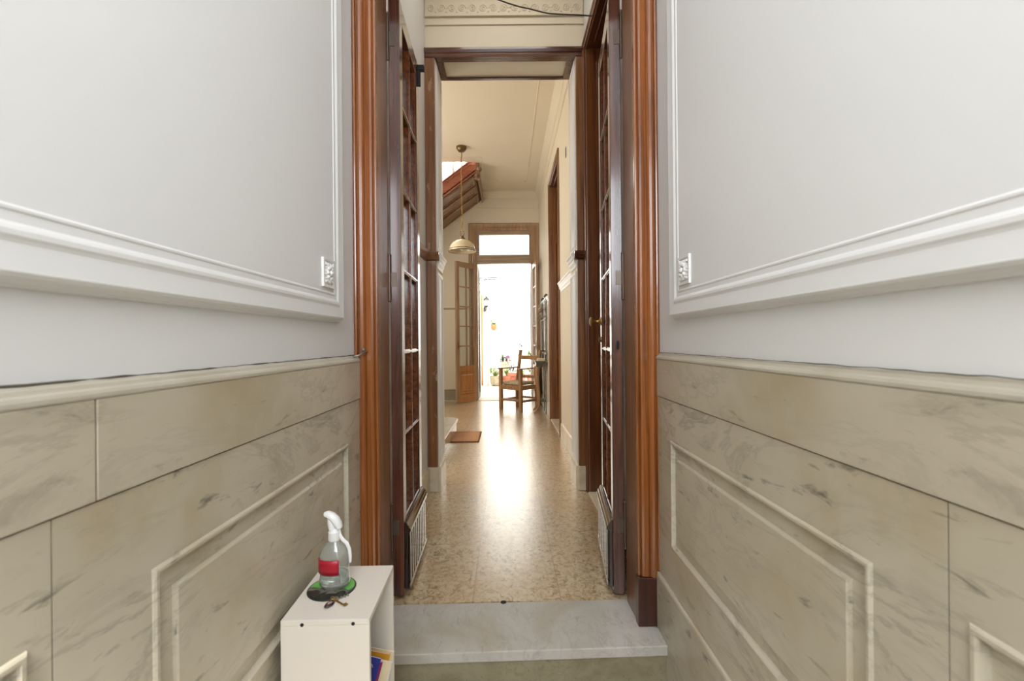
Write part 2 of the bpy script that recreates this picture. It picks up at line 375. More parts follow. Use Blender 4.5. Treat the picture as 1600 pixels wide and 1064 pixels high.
# ================================================================== ENTRANCE WALLS (plaster + marble wainscot)
def entrance_wall(side):
    sg = -1 if side == 'left' else 1
    xf = .691 if side == 'left' else .704
    mp = (lambda a,b,h: Vector((-XW+h,a,b))) if sg < 0 else (lambda a,b,h: Vector((XW-h,a,b)))
    m = MB(); x0, x1 = sorted((sg*XW, sg*(XW+.25))); m.box(x0,x1,-1.4,2.36,-.25,4.0)
    w = struct(m.build('wall_'+side, 'plaster_white'), f'white plastered entrance wall on the {side}, above the marble wainscot', 'wall')
    # moulded plaster frame: outer ledge, flat, ridge, inner bead
    prof = [(0,0),(.001,.010),(.006,.012),(.011,.021),(.013,.031),(.019,.036),(.023,.0355),(.060,.0335),(.065,.035),(.070,.0375),(.078,.0375),(.084,.035),(.089,.032),(.103,.0315),(.106,.0335),(.110,.0335),(.114,.0305)]
    m = MB(); m.loops(-1.3,1.434,1.932,3.75, prof, mp, cap=True)
    m.build('wall_moulding', 'plaster_white', w, bevel=.0015)
    # carved corner rosette
    b = MB(); y0,y1,z0,z1 = 1.70,1.806,1.562,1.672
    b.loops(y0,z0,y1,z1,[(0,.029),(0,.039),(.009,.039),(.012,.034)],mp)
    cy, cz = (y0+y1)/2, (z0+z1)/2
    b.build('rosette_block', 'paint_white', w)
    b = MB()
    for k in range(8):
        a = 2*PI*k/8; b.ball(mp(cy+.022*math.cos(a), cz+.022*math.sin(a), .040), .0095, 8)
        for t_ in (-.16,.16): b.ball(mp(cy+.034*math.cos(a+t_), cz+.034*math.sin(a+t_), .037), .0065, 6)
        a += PI/8; b.ball(mp(cy+.030*math.cos(a), cz+.030*math.sin(a), .036), .006, 6)
    for a in (PI/4,3*PI/4,5*PI/4,7*PI/4): b.ball(mp(cy+.046*math.cos(a), cz+.046*math.sin(a), .036), .008, 6)
    b.ball(mp(cy,cz,.044), .011, 10)
    b.build('rosette', 'paint_white', w)
    # ---- wainscot
    wx = lambda h: sg*(xf-h)
    q = thing('trim_2' if sg < 0 else 'trim_3', (sg*xf,1,-.2), f'grey veined marble wainscot along the {side} entrance wall', 'wainscot', kind='structure')
    mw = lambda a,b,h: Vector((sg*(xf-h),a,b))
    Y1 = 2.15
    # cap moulding
    cap = [(XW,1.290),(XW-.006,1.289),(xf+.010,1.284),(xf+.007,1.277),(xf+.001,1.274),(xf-.002,1.268),(xf-.002,1.262),(xf,1.259),(XW,1.259)]
    MB().extrude(cap, -1.4, Y1, lambda p,qq,c: Vector((sg*p,c,qq))).build('cap_moulding', 'marble_cap', q)
    rj = random.Random(4+sg); n = 90
    MB().tube([(sg*(XW-.004-rj.uniform(0,.002)), -1.0+k*(Y1+.99)/n, 1.2905+rj.uniform(-.0006,.0016)) for k in range(n+1)], [rj.uniform(.0006,.0026 if sg<0 else .0014) for _ in range(n+1)], 5).build('dirty_joint','joint_dirt',q)
    joints = [-1.4,.765,Y1] if sg < 0 else [-1.4,.46,Y1]
    for k in range(len(joints)-1):
        x0,x1 = sorted((sg*xf, sg*XW)); MB().box(x0,x1,joints[k]+.0015,joints[k+1]-.0015,1.087,1.2585).build('marble_band', 'marble_band', q, bevel=.002)
    Xb = xf+.004
    jj = [-1.4,.692,Y1] if sg < 0 else [-1.4,.733,Y1]
    zt, zb = 1.084, .262
    for k in range(len(jj)-1):
        ya, yb = jj[k]+.0015, jj[k+1]-.0015
        py0, py1 = (.885,1.975) if k == 1 else (-1.0,.655 if sg < 0 else .700)
        pz0, pz1 = .444, .912
        m = MB(); x0,x1 = sorted((sg*Xb, sg*(XW-.001)))
        m.box(x0,x1,ya,yb,pz1,zt); m.box(x0,x1,ya,yb,zb,pz0); m.box(x0,x1,ya,py0,pz0,pz1); m.box(x0,x1,py1,yb,pz0,pz1)
        m.build('marble_slab', 'marble_wall', q)
        m = MB(); pm = lambda a,b,h: Vector((sg*(Xb-h),a,b))
        m.loops(py0,pz0,py1,pz1,[(0,-.001),(.002,.003),(.006,.006),(.012,.006),(.016,.002),(.019,-.005),(.022,-.0105),(.030,-.0105),(.064,-.008),(.068,-.001),(.071,.001)],pm,cap=True)
        m.build('raised_panel', 'marble_wall', q)
    m = MB(); m.extrude([(XW,.2605),(xf+.001,.2605),(xf-.006,.257),(xf-.009,.250),(xf-.009,-.2),(XW,-.2)], -1.4, Y1, lambda p,qq,c: Vector((sg*p,c,qq)))
    m.build('plinth', 'marble_wall', q)
entrance_wall('left'); entrance_wall('right')
struct(MB().box(-.97,.97,-1.4,2.36,3.95,4.05).build('ceiling', 'plaster_white'), 'white ceiling over the entrance, above the top of the photo', 'ceiling')
# unseen street end behind the camera: closed low, open high to shape the light
m = MB(); m.box(-.72,-.62,-1.4,-1.3,-.2,3.95); m.box(.62,.72,-1.4,-1.3,-.2,3.95); m.box(-.62,.62,-1.4,-1.3,3.5,3.95); m.box(-.62,.62,-1.4,-1.3,-.2,2.0)
struct(m.build('wall_back', 'plaster_white'), 'unseen white wall behind the viewer, open only up high to shape the light', 'wall')

# ================================================================== ENTRY DOOR FRAME
fr = thing('trim_4', (0,2.2,0), 'orange-brown varnished moulded wooden frame of the inner entrance doorway', 'door frame', kind='structure')
for sg in (-1,1):
    # reeded casing: profile in (x,y), swept upward
    pts = [(.612,2.185),(.612,2.160),(.621,2.157),(.626,2.162),(.630,2.150),(.640,2.146),(.662,2.146),(.665,2.152),(.669,2.144),(.675,2.137),(.686,2.133),(.697,2.137),(.701,2.146),(.7045,2.138),(.712,2.136),(.7185,2.140),(.7185,2.185)]
    MB().extrude(pts, .232, 3.55, lambda p,q,c: Vector((sg*p,q,c))).build('casing', 'wood_casing', fr, bevel=.0015)
    x0,x1 = sorted((sg*.607, sg*.7185)); MB().box(x0,x1,2.138,2.185,0.0015 if sg>0 else 0.0015,.2305).build('plinth_block', 'wood_plinth', fr, bevel=.004)
    x0,x1 = sorted((sg*.612, sg*.7185)); MB().box(x0,x1,2.1855,2.368,.0015,3.55).build('jamb', 'wood_jamb', fr, bevel=.004)
MB().box(-.7185,.7185,2.14,2.36,3.19,3.32).build('transom_bar', 'wood_casing', fr, bevel=.004)
MB().box(-.7185,.7185,2.14,2.36,3.5505,3.70).build('head', 'wood_casing', fr, bevel=.004)
struct(MB().box(-.97,.97,2.14,2.36,3.7005,3.949).build('wall_front','plaster_white'), 'white wall over the inner entrance doorway', 'wall')

# ================================================================== ENTRY LEAVES
def entry_leaf(name, sg, angle, label):
    # drafted hinged at x=0.605*sg, y=2.385, running +y ; t across thickness
    hx, hy = .607*sg, 2.383
    o = bpy.data.objects.new(name, None); COL.objects.link(o); tag(o, label, 'door', kind='structure')
    T = .058; L = .600; H = 3.16; B = .018
    def bx(m, t0,t1,y0,y1,z0,z1):   # t measured from the wall side towards the corridor
        x0,x1 = sorted((-sg*t0, -sg*t1)); m.box(x0,x1,y0,y1,z0,z1)
    m = MB(); w = .085
    bx(m,0,T,0,.075,B,H); m2 = m.build('stile','wood_leaf',o,bevel=.003)
    m = MB(); bx(m,0,T,L-.085,L,B,H); m.build('stile','wood_leaf',o,bevel=.003)
    m = MB(); bx(m,.002,T-.002,.0755,L-.0855,H-.10,H); m.build('top_rail','wood_leaf_bar',o,bevel=.003)
    m = MB(); bx(m,.002,T-.002,.0755,L-.0855,B,.42); m.build('bottom_rail','wood_leaf_bar',o,bevel=.003)
    gz = [.42,.855,1.298,1.738,2.175,2.62,H-.10]; ym = (.075+L-.085)/2
    m = MB()
    for z in gz[1:-1]:
        bx(m,.012,T-.006,.0755,L-.0855,z-.011,z+.011); bx(m,.018,T-.001,.0755,L-.0855,z-.005,z+.005)
    m.build('glazing_bar','wood_leaf_bar',o,bevel=.002)
    m = MB(); bx(m,.013,T-.007,ym-.011,ym+.011,.4205,H-.1005); bx(m,.019,T-.0015,ym-.005,ym+.005,.4205,H-.1005)
    # beads round the glazed field
    for y in (.0757,L-.0937): bx(m,.014,T-.008,y,y+.008,.4205,H-.1005)
    m.build('upright_bar','wood_leaf_bar',o,bevel=.002)
    m = MB(); bx(m,.024,.028,.0765,L-.0865,.4215,H-.1015); m.build('glass','pane_glass',o)
    # kick board with moulded ledge and vertical slats
    k0 = .018 if sg < 0 else .018
    kp = thing_child('kick_panel', o)
    m = MB(); bx(m,T+.0005,T+.018,k0,L+.004,.045,.345); kb = m.build('kick_panel','wood_kick',o,bevel=.002)
    m = MB()
    n = 9; p = (L-.05)/n
    for i in range(n):
        y = k0+.012+i*p; bx(m,T+.0185,T+.028,y,y+p*.62,.075,.325)
    bx(m,T+.0185,T+.0285,k0,L+.004,.045,.0748); bx(m,T+.0185,T+.0285,k0,L+.004,.3252,.345)
    m.build('slats','wood_kick',kb,bevel=.003)
    m = MB(); prof = [(T+.0005,.3455),(T+.030,.3455),(T+.034,.352),(T+.034,.362),(T+.027,.368),(T+.024,.378),(T+.016,.386),(T+.012,.396),(T+.004,.402),(T+.0005,.402)]
    m.extrude(prof, k0-.004, L+.006, lambda p_,q_,c: Vector((-sg*p_,c,q_))); m.build('ledge','wood_kick',kb,bevel=.0015)
    for z in (.37,1.67,2.93):
        m = MB(); m.tube([(sg*.002,-.010,z-.10),(sg*.002,-.010,z+.13)], .0065, 8); m.ball((sg*.002,-.010,z-.105),.008,8); m.ball((sg*.002,-.010,z+.135),.008,8)
        bx(m,-.001,.034,-.0028,-.0003,z-.03,z+.045)
        m.build('hinge','hinge_metal',o)
    # surface bolt at the free top corner
    if sg < 0:
        m = MB(); bx(m,T+.0005,T+.020,L-.05,L-.02,H-.15,H-.052); bx(m,T+.0005,T+.045,L-.055,L-.015,H-.052,H-.024)
        m.build('bolt','black_metal',o,bevel=.002)
    if sg > 0:
        m = MB(); z = 1.472; y = L-.045; c = (-sg*(T),y,z)
        Mx = Matrix.Rotation(-sg*R(90),4,'Y')
        m.lathe([(.026,0),(.026,.004),(.012,.010),(.0085,.016),(.0085,.038),(.014,.046),(.026,.054),(.030,.062),(.026,.070),(.008,.074)], c, 20, M=Mx)
        m.build('door_knob','brass',o)
        m = MB(); m.lathe([(.018,0),(.018,.006),(.012,.014),(.004,.016)], (-sg*T,L-.045,1.355), 16, M=Mx); m.build('keyhole_cover','aged_brass',o)
        # lock plate seen on the hinge edge
        m = MB(); bx(m,.018,.034,-.0015,0,1.30,1.345); m.build('edge_plug','dark_hole',o)
    o.location = (hx,hy,0); o.rotation_euler = (0,0,angle)
    return o
def thing_child(n,o): return None
entry_leaf('door_1', -1, R(1.6), 'dark varnished glazed door leaf swung open on the left of the entrance')
entry_leaf('door_2', 1, -R(6.2), 'dark varnished glazed door leaf with brass knob, open on the right')

# wall hook by the left casing
h = MB(); h.tube([(-.735,2.10,1.293),(-.715,2.085,1.288),(-.70,2.08,1.286),(-.680,2.085,1.290),(-.668,2.100,1.298),(-.660,2.128,1.305),(-.658,2.142,1.307)], .004, 8)
h.ball((-.672,2.13,1.315),.009,8)
tag(h.build('hook','steel'), 'thin bent metal door hook lying against the left door casing', 'hook')

# ================================================================== INNER VESTIBULE AND CORRIDOR WALLS
H = 4.75
struct(MB().box(-.9,-XW,2.369,4.10,0,H).build('wall_left','plaster_white'), 'narrow white wall glimpsed behind the left door leaf', 'wall')
m = MB(); m.box(-.97,.97,2.34,2.3605,4.05,H)
struct(m.build('wall_back','plaster_white'), 'white wall over the entrance door, facing the corridor', 'wall')
# right side wall with two doorways, thick
def wallpiece(m,y0,y1,z0,z1,x0=XW): m.box(x0,x0+.36,y0,y1,z0,z1)
D1 = (3.0,4.03,3.94); D2 = (6.44,7.78,3.98); XR = .752
m = MB(); wallpiece(m,2.369,D1[0],0,H); wallpiece(m,D1[0],D1[1],D1[2],H); wallpiece(m,D1[1],4.10,0,H)
struct(m.build('wall_right','plaster_white'), 'white wall strip above the panelled doorway on the right', 'wall')
m = MB(); wallpiece(m,4.46,D2[0],0,H,XR); wallpiece(m,D2[0],D2[1],D2[2],H,XR); wallpiece(m,D2[1],10.4,0,H,XR)
wr = struct(m.build('wall_right','plaster_cream'), 'cream corridor wall on the right, running to the patio door', 'wall')
o = MB().box(XR-.004,XR+.002,5.60,5.66,3.62,3.74).build('vent_hole','dark_hole'); tag(o,'small dark hole high on the right corridor wall','hole')
# cross wall (second frame)
PL, PR = -.63, .64
m = MB(); m.box(-1.1,PL+.004,4.12,4.46,0,H); m.box(PR-.004,1.1,4.12,4.46,0,H); m.box(PL+.004,PR-.004,4.12,4.46,3.925,H)
cw = struct(m.build('wall_front','plaster_cream'), 'cream cross wall over the second opening, with a relief frieze near the top', 'wall')
m = MB(); m.box(-.715,.715,4.108,4.119,4.21,4.222); m.box(-.715,.715,4.10,4.119,4.285,4.295); m.box(-.715,.715,4.106,4.119,4.295,4.55)
m.build('frieze_moulding','plaster_cream',cw,bevel=.003)
m = MB()
for i in range(15):
    x = -.66+i*.094
    pts = []
    for k in range(15):
        a = k/14*3.6*PI; r = .038*(1-k/16); pts.append((x+r*math.cos(a)*(1 if i%2 else -1), 4.106, 4.355+r*math.sin(a)))
    m.tube(pts, .0065, 6, )
    m.ball((x+.047,4.106,4.325),.011,6,(1,.6,1))
m.build('relief_scroll','plaster_cream',cw)
# wooden frame on the cross wall
f2 = thing('trim_5', (0,4.1,0), 'brown wooden frame round the second opening, worn near its foot on the left', 'door frame', kind='structure')
MB().box(-.7195,PL,4.09,4.1195,.222,3.905).build('post','wood_frame_worn',f2,bevel=.004)
MB().box(PR-.002,.715,4.09,4.1195,.222,3.905).build('post','wood_frame',f2,bevel=.004)
m = MB(); m.extrude([(4.119,3.905),(4.085,3.905),(4.082,3.93),(4.088,3.935),(4.08,3.945),(4.07,3.965),(4.074,3.985),(4.119,3.985)], -.7195,.7195, lambda p,q,c: Vector((c,p,q)))
m.build('head','wood_head',f2,bevel=.0015)
m = MB(); m.box(PL+.004,PR-.004,4.12,4.165,3.905,3.924); m.box(PL+.004,PR-.004,4.43,4.46,3.905,3.924); m.box(PL+.004,PL+.072,4.165,4.43,3.905,3.924); m.box(PR-.072,PR-.004,4.165,4.43,3.905,3.924)
m.build('soffit_frame','wood_head',f2,bevel=.002)
for (x0,x1,nm) in ((-.7195,PL+.004,'left'),(PR-.006,.7195,'right')):
    m = MB(); m.box(x0,x1,4.082,4.1195,.0005,.2215); m.build('plinth_block','marble_base',f2,bevel=.008)
# reveals: white panels, base and rail on each side
def rail_prof(x, sg, z=2.13):   # protrusion towards the corridor centre
    return [(x,z-.115),(x-sg*.006,z-.115),(x-sg*.008,z-.085),(x-sg*.02,z-.07),(x-sg*.022,z-.045),(x-sg*.03,z-.035),(x-sg*.034,z-.012),(x-sg*.046,z-.004),(x-sg*.046,z+.010),(x,z+.014)]
for sg, x in ((-1,PL+.004),(1,PR-.004)):
    side = 'left' if sg < 0 else 'right'
    q = thing('trim_6' if sg < 0 else 'trim_7', (x,4.3,0), f'white panelled reveal lining on the {side} of the second opening', 'panelling', kind='structure')
    mp = (lambda a,b,h,x=x: Vector((x+h,a,b))) if sg < 0 else (lambda a,b,h,x=x: Vector((x-h,a,b)))
    for (z0,z1) in ((.235,1.98),(2.18,3.89)):
        MB().loops(4.135,z0,4.450,z1,[(0,0.0005),(0,.008),(.020,.008),(.028,.014),(.036,.006),(.044,.0045)],mp).build('panel','paint_white',q)
    MB().extrude(rail_prof(x,sg), 4.122, 4.455, lambda p,qq,c: Vector((p,c,qq))).build('chair_rail','paint_white',q,bevel=.001)
    MB().extrude([(x,0.0005),(x-sg*.020,.0005),(x-sg*.020,.195),(x-sg*.013,.212),(x,.222)], 4.122,4.46, lambda p,qq,c: Vector((p,c,qq))).build('base','marble_base',q)
# wooden rail across post on either side
m = MB(); m.extrude([(4.089,2.075),(4.06,2.085),(4.052,2.11),(4.044,2.135),(4.040,2.15),(4.089,2.155)], -.7195,PL+.030, lambda p,q,c: Vector((c,p,q)))
m.build('chair_rail','wood_frame',f2,bevel=.002)
m = MB(); m.extrude([(4.089,2.075),(4.06,2.085),(4.052,2.11),(4.044,2.135),(4.040,2.15),(4.089,2.155)], PR-.030,.7195, lambda p,q,c: Vector((c,p,q)))
m.build('chair_rail','wood_head',f2,bevel=.002)
m = MB(); m.extrude([(-XW,2.065),(-XW+.012,2.075),(-XW+.03,2.11),(-XW+.036,2.15),(-XW,2.155)], 3.0, 4.038, lambda p,q,c: Vector((p,c,q)))
struct(m.build('trim_8','wood_frame'), 'short brown chair rail on the wall behind the left door leaf', 'chair rail')
m = MB(); m.extrude([(-XW,.0005),(-XW+.018,.0005),(-XW+.018,.2),(-XW+.010,.215),(-XW,.22)], 2.45, 4.08, lambda p,q,c: Vector((p,c,q)))
struct(m.build('baseboard_left','marble_base'), 'cream stone skirting on the wall behind the left door leaf', 'skirting')
# right corridor rail, base, panel mouldings
for (ya,yb,n) in ((4.462,6.30,9),(7.93,10.38,10)):
    m = MB(); m.extrude(rail_prof(XR,1,2.13), ya,yb, lambda p,q,c: Vector((p,c,q)))
    struct(m.build(f'trim_{n}','paint_white',bevel=.001), 'white chair rail on the right corridor wall, nearer part' if n==9 else 'white chair rail on the right corridor wall, beyond its doorway', 'chair rail')
    m = MB(); m.extrude([(XR,.0005),(XR-.020,.0005),(XR-.020,.19),(XR-.012,.207),(XR,.215)], ya,yb, lambda p,q,c: Vector((p,c,q)))
    struct(m.build('baseboard_right','marble_base'), 'cream stone skirting at the foot of the right corridor wall, '+('near the second opening' if n==9 else 'past its doorway'), 'skirting')
# panelled doorways on the right
def doorway(n, X, D, label, mat, base=True, leafx=.30, cw_=.10, near=True):
    y0,y1,zt = D
    q = thing(f'door_{n}', (X,(y0+y1)/2,0), label, 'doorway', kind='structure')
    # casing on the wall face
    mp = lambda a,b,h: Vector((X-h,a,b))
    prof = [(0,-.0),(0,.016),(.012,.020),(.02,.014),(.045,.014),(.052,.022),(.062,.026),(.07,.022),(cw_*.7,.0005)]
    m = MB(); m.casing(y0,y1,.0005,zt,prof,mp); m.build('casing',mat,q)
    # far jamb facing the viewer, panelled
    m = MB(); m.box(X+.0005,X+leafx,y1-.022,y1-.0005,.001,zt-.001); m.build('jamb',mat,q)
    m = MB(); m.box(X+.0005,X+leafx,y0+.0005,y0+.022,.001,zt-.001); m.build('jamb',mat,q)
    jf = lambda a,b,h: Vector((a,y1-.022-h,b))
    m = MB()
    for (z0,z1) in ((.35,1.05),(1.2,2.1),(2.22,3.02),(3.17,3.80)):
        m.loops(X+.085,z0,X+leafx-.06,z1,[(0,.0005),(.004,.011),(.014,.011),(.020,.003),(.04,.0025),(.05,.008),(.055,.008)],jf)
    m.build('jamb_panel',mat,q)
    m = MB(); m.box(X+.0005,X+leafx,y0+.0225,y1-.0225,zt-.022,zt-.0005); m.build('soffit','wood_soffit',q)
    m = MB(); m.loops(X+.05,y0+.09,X+leafx-.04,y1-.12,[(0,.0005),(.004,.010),(.014,.010),(.020,.003)],lambda a,b,h: Vector((a,b,zt-.022-h))); m.build('soffit_panel','wood_soffit',q)
    m = MB(); m.box(X+leafx+.0005,X+leafx+.05,y0+.0005,y1-.0005,.001,zt-.001)
    lf = m.build('door_leaf',mat,q)
    m = MB()
    for (z0,z1) in ((.2,1.0),(1.12,2.3),(2.42,3.6)):
        for (a0,a1) in ((y0+.1,(y0+y1)/2-.06),((y0+y1)/2+.06,y1-.1)):
            m.loops(a0,z0,a1,z1,[(0,.0005),(.004,.012),(.014,.012),(.022,.003)],lambda a,b,h: Vector((X+leafx-h,a,b)))
    m.build('panel',mat,lf)
    m = MB(); m.box(X-.015,X+leafx-.001,y0+.023,y1-.0225,.0005,.018); m.build('threshold','marble_base',q,bevel=.004)
    return q
doorway(3, XW, D1, 'panelled brown wooden doorway on the right wall just past the glazed leaf', 'wood_panel')
doorway(4, XR, D2, 'tall brown wooden doorway halfway along the right corridor wall', 'wood_frame')

# ================================================================== HALL: far wall, ceiling, left hall
struct(MB().box(-3.45,-3.2,4.46,10.4,0,4.75).build('wall_left','plaster_cream'), 'left wall of the stair hall, out of sight round the corner', 'wall')
struct(MB().box(-3.2,-1.1,4.3,4.46,0,4.75).build('wall_back','plaster_cream'), 'near wall of the stair hall, hidden by the second opening', 'wall')
DX0, DX1, DZ = -.70, .615, 3.88
m = MB(); m.box(-3.2,DX0,10.4,10.6,0,H); m.box(DX1,1.1,10.4,10.6,0,H); m.box(DX0,DX1,10.4,10.6,DZ,H)
struct(m.build('wall_front','plaster_cream'), 'cream far wall round the patio door', 'wall')
hx = -.57
m = MB(); m.box(hx,1.1,2.36,10.6,H,H+.12); m.box(-3.3,hx,4.3,8.62,H,H+.12); m.box(-1.1,hx,2.36,4.3,H,H+.12); m.box(-3.3,hx,10.36,10.6,H,H+.12); m.box(-3.3,-3.0,8.62,10.36,H,H+.12)
c = struct(m.build('ceiling','plaster_ceiling'), 'warm cream corridor ceiling', 'ceiling')
m = MB()
for pts in ([(-2.6,8.38,H),(-.48,8.38,H),(-.44,8.42,H),(-.44,9.5,H),(-.36,9.6,H),(-.2,9.62,H),(-.1,9.7,H),(.45,9.7,H),(.45,4.8,H),(-2.6,4.8,H)],):
    m.tube(pts,.007,6)
m.build('ceiling_moulding','plaster_ceiling',c)
# cornice
m = MB(); pr = [(0,4.38),(.012,4.38),(.012,4.395),(.004,4.40),(.004,4.60),(.018,4.605),(.02,4.625),(.05,4.66),(.085,4.70),(.09,4.75),(0,4.75)]
m.extrude(pr, -3.2, XR, lambda p,q,c: Vector((c,10.4-p,q)))
struct(m.build('trim_11','plaster_cream'), 'plaster cornice above the patio door', 'cornice')
m = MB(); m.extrude(pr, 4.462, 10.398, lambda p,q,c: Vector((XR-p,c,q)))
struct(m.build('trim_12','plaster_cream'), 'plaster cornice along the right corridor wall', 'cornice')
m = MB(); m.box(-3.2,-.89,10.385,10.3995,2.08,2.115)
struct(m.build('trim_13','wood_far_head',bevel=.003), 'thin brown rail on the far wall left of the patio door', 'chair rail')
m = MB(); m.box(-3.2,-.89,10.37,10.3995,.0005,.225)
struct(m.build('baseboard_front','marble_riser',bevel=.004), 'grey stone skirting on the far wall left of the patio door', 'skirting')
m = MB(); m.box(-3.2,-.89,10.368,10.3995,.2255,.26)
struct(m.build('trim_14','wood_far_head',bevel=.003), 'brown strip on top of the far wall skirting', 'trim')

# patio door frame
pf = thing('trim_15', (-.04,10.4,0), 'brown moulded wooden frame of the far patio door with a glazed transom', 'door frame', kind='structure')
mp = lambda a,b,h: Vector((a,10.4-h,b))
MB().casing(DX0,DX1,.0125,DZ,[(0,0),(0,.02),(.03,.02),(.05,.035),(.075,.03),(.1,.045),(.14,.05),(.155,.04),(.155,.0005)],mp).build('casing','wood_far',pf)
m = MB(); m.box(DX0,DX0+.045,10.401,10.52,.0125,DZ-.001); m.build('jamb','wood_far',pf,bevel=.003)
m = MB(); m.box(DX1-.045,DX1,10.401,10.52,.0125,DZ-.001); m.build('jamb','wood_far',pf,bevel=.003)
m = MB(); m.box(DX0+.0455,DX1-.0455,10.385,10.52,3.12,3.26); m.box(DX0+.0455,DX1-.0455,10.375,10.40,3.20,3.25); m.build('transom_bar','wood_far_head',pf,bevel=.004)
m = MB(); m.box(DX0+.0455,DX1-.0455,10.401,10.50,3.78,DZ-.001); m.box(DX0+.0455,DX0+.09,10.42,10.47,3.2605,3.779); m.box(DX1-.09,DX1-.0455,10.42,10.47,3.2605,3.779); m.box(DX0+.0905,DX1-.0905,10.42,10.47,3.2605,3.33)
m.build('transom_sash','wood_far_head',pf,bevel=.004)
MB().box(DX0+.091,DX1-.091,10.443,10.447,3.331,3.779).build('transom_glass','pane_glass',pf)

def patio_leaf(name, hinge, angle, sg, label):
    """glazed leaf hinged at x=0, running along local -y, thickness to the corridor side"""
    o = bpy.data.objects.new(name, None); COL.objects.link(o); tag(o, label, 'door', kind='structure')
    L, Hh, B, T = .66, 3.08, .02, .045
    def bx(m,a0,a1,z0,z1,t0=0,t1=T):
        x0,x1 = sorted((sg*t0,sg*t1)); m.box(x0,x1,-a1,-a0,z0,z1)
    m = MB(); bx(m,0,.09,B,Hh); m.build('stile','wood_far',o,bevel=.003)
    m = MB(); bx(m,L-.09,L,B,Hh); m.build('stile','wood_far',o,bevel=.003)
    m = MB(); bx(m,.0905,L-.0905,Hh-.11,Hh); m.build('top_rail','wood_far',o)
    m = MB(); bx(m,.0905,L-.0905,B,.20); bx(m,.0905,L-.0905,.70,.82); bx(m,.0905,L-.0905,.20,.70,.016,.028); m.build('bottom_rail','wood_far_panel',o)
    m = MB()
    for face in (1,-1):
        m.loops(.10,.21,L-.10,.69,[(0,.006),(.002,.022),(.018,.022),(.026,.008),(.06,.006),(.08,.018)],lambda a,b,h,face=face: Vector((sg*(T/2+face*h),-a,b)))
    m.build('panel','wood_far_panel',o)
    m = MB(); n = 5; z0,z1 = .82,Hh-.11
    for k in range(1,n): z = z0+(z1-z0)*k/n; bx(m,.0905,L-.0905,z-.013,z+.013,.008,T-.008)
    bx(m,L/2-.013,L/2+.013,z0,z1,.0085,T-.0085); m.build('glazing_bar','wood_far',o)
    m = MB(); bx(m,.0915,L-.0915,z0+.001,z1-.001,.021,.024); m.build('glass','pane_glass',o)
    m = MB(); bx(m,L-.055,L-.035,1.18,1.34,-.004,T+.004); 
    for ss in (-.03,T+.005): bx(m,L-.10,L-.03,1.235,1.25,ss,ss+.022)
    m.build('door_handle','aged_brass',o)
    o.location = hinge; o.rotation_euler = (0,0,angle); return o
patio_leaf('door_5', (-.665,10.26,0), -R(38), -1, 'brown glazed patio door leaf swung into the hall on the left')
patio_leaf('door_6', (.585,10.36,0), R(4), 1, 'glazed patio door leaf on the right, seen edge-on')
# louvred shutters folded out into the patio
def shutter(name, x, label, sg):
    o = thing(name, (x,10.62,0), label, 'shutter')
    x0,x1 = sorted((x, x+sg*.035))
    for (y0,y1) in ((10.62,10.68),(11.18,11.24)):
        MB().box(x0,x1,y0,y1,.02,3.1).build('stile','shutter_paint',o)
    for z in (.02,3.0): MB().box(x0,x1,10.6805,11.1795,z,z+.1).build('rail','shutter_paint',o)
    m = MB(); n = 58
    for k in range(n):
        z = .13+k*(2.86/n); m.add([(x0+.002,10.6805,z),(x0+.002,11.1795,z),(x1-.002,11.1795,z+.034),(x1-.002,10.6805,z+.034),(x0+.002,10.6805,z+.007),(x0+.002,11.1795,z+.007),(x1-.002,11.1795,z+.041),(x1-.002,10.6805,z+.041)],
              [(0,1,2,3),(7,6,5,4),(0,4,5,1),(1,5,6,2),(2,6,7,3),(3,7,4,0)])
    s = m.build('louvres','shutter_paint',o)
shutter('louvred_shutter', -.655, 'cream louvred shutter folded out on the left side of the patio doorway', -1)
shutter('louvred_shutter', .585, 'cream louvred shutter folded out on the right side of the patio doorway', 1)

# ================================================================== PATIO
struct(MB().box(-1.1,-.80,10.6,15.3,-.02,7).build('wall_left','patio_white'), 'white patio wall on the left, outdoors', 'wall')
struct(MB().box(-.80,-.575,14.2,15.3,-.02,7).build('wall_left','patio_white'), 'white patio pier carrying the lantern', 'wall')
struct(MB().box(-3.2,3.4,15.3,15.5,-.02,7).build('wall_front','patio_white'), 'sunlit white wall at the back of the patio', 'wall')
struct(MB().box(3.2,3.4,10.6,15.3,-.02,5).build('wall_right','patio_white'), 'white patio wall on the right, outdoors', 'wall')
struct(MB().box(-.80,-.745,14.13,14.199,-.02,2.8).build('trim_16','wood_far_panel',bevel=.004), 'light brown upright board at the edge of the patio pier', 'trim')
m = MB()
m.tube([(-.80,11.6,2.96),(-.22,11.6,2.98)],.012,6); m.tube([(-.80,11.9,2.96),(-.26,11.9,2.97)],.012,6); m.tube([(-.80,11.6,2.72),(-.50,11.6,2.95)],.010,6); m.tube([(-.45,11.6,2.97),(-.45,11.9,2.97)],.008,6)
m.tube([(-.80,11.6,2.3),(-.80,11.6,3.05)],.016,6)
pts = [(-.72+.06*math.cos(a*.5)*(1-a/26),11.6,2.58+.06*math.sin(a*.5)*(1-a/26)) for a in range(22)]; m.tube(pts,.007,6)
tag(m.build('awning_bracket','black_metal'), 'metal awning bracket reaching out from the left patio wall', 'bracket')
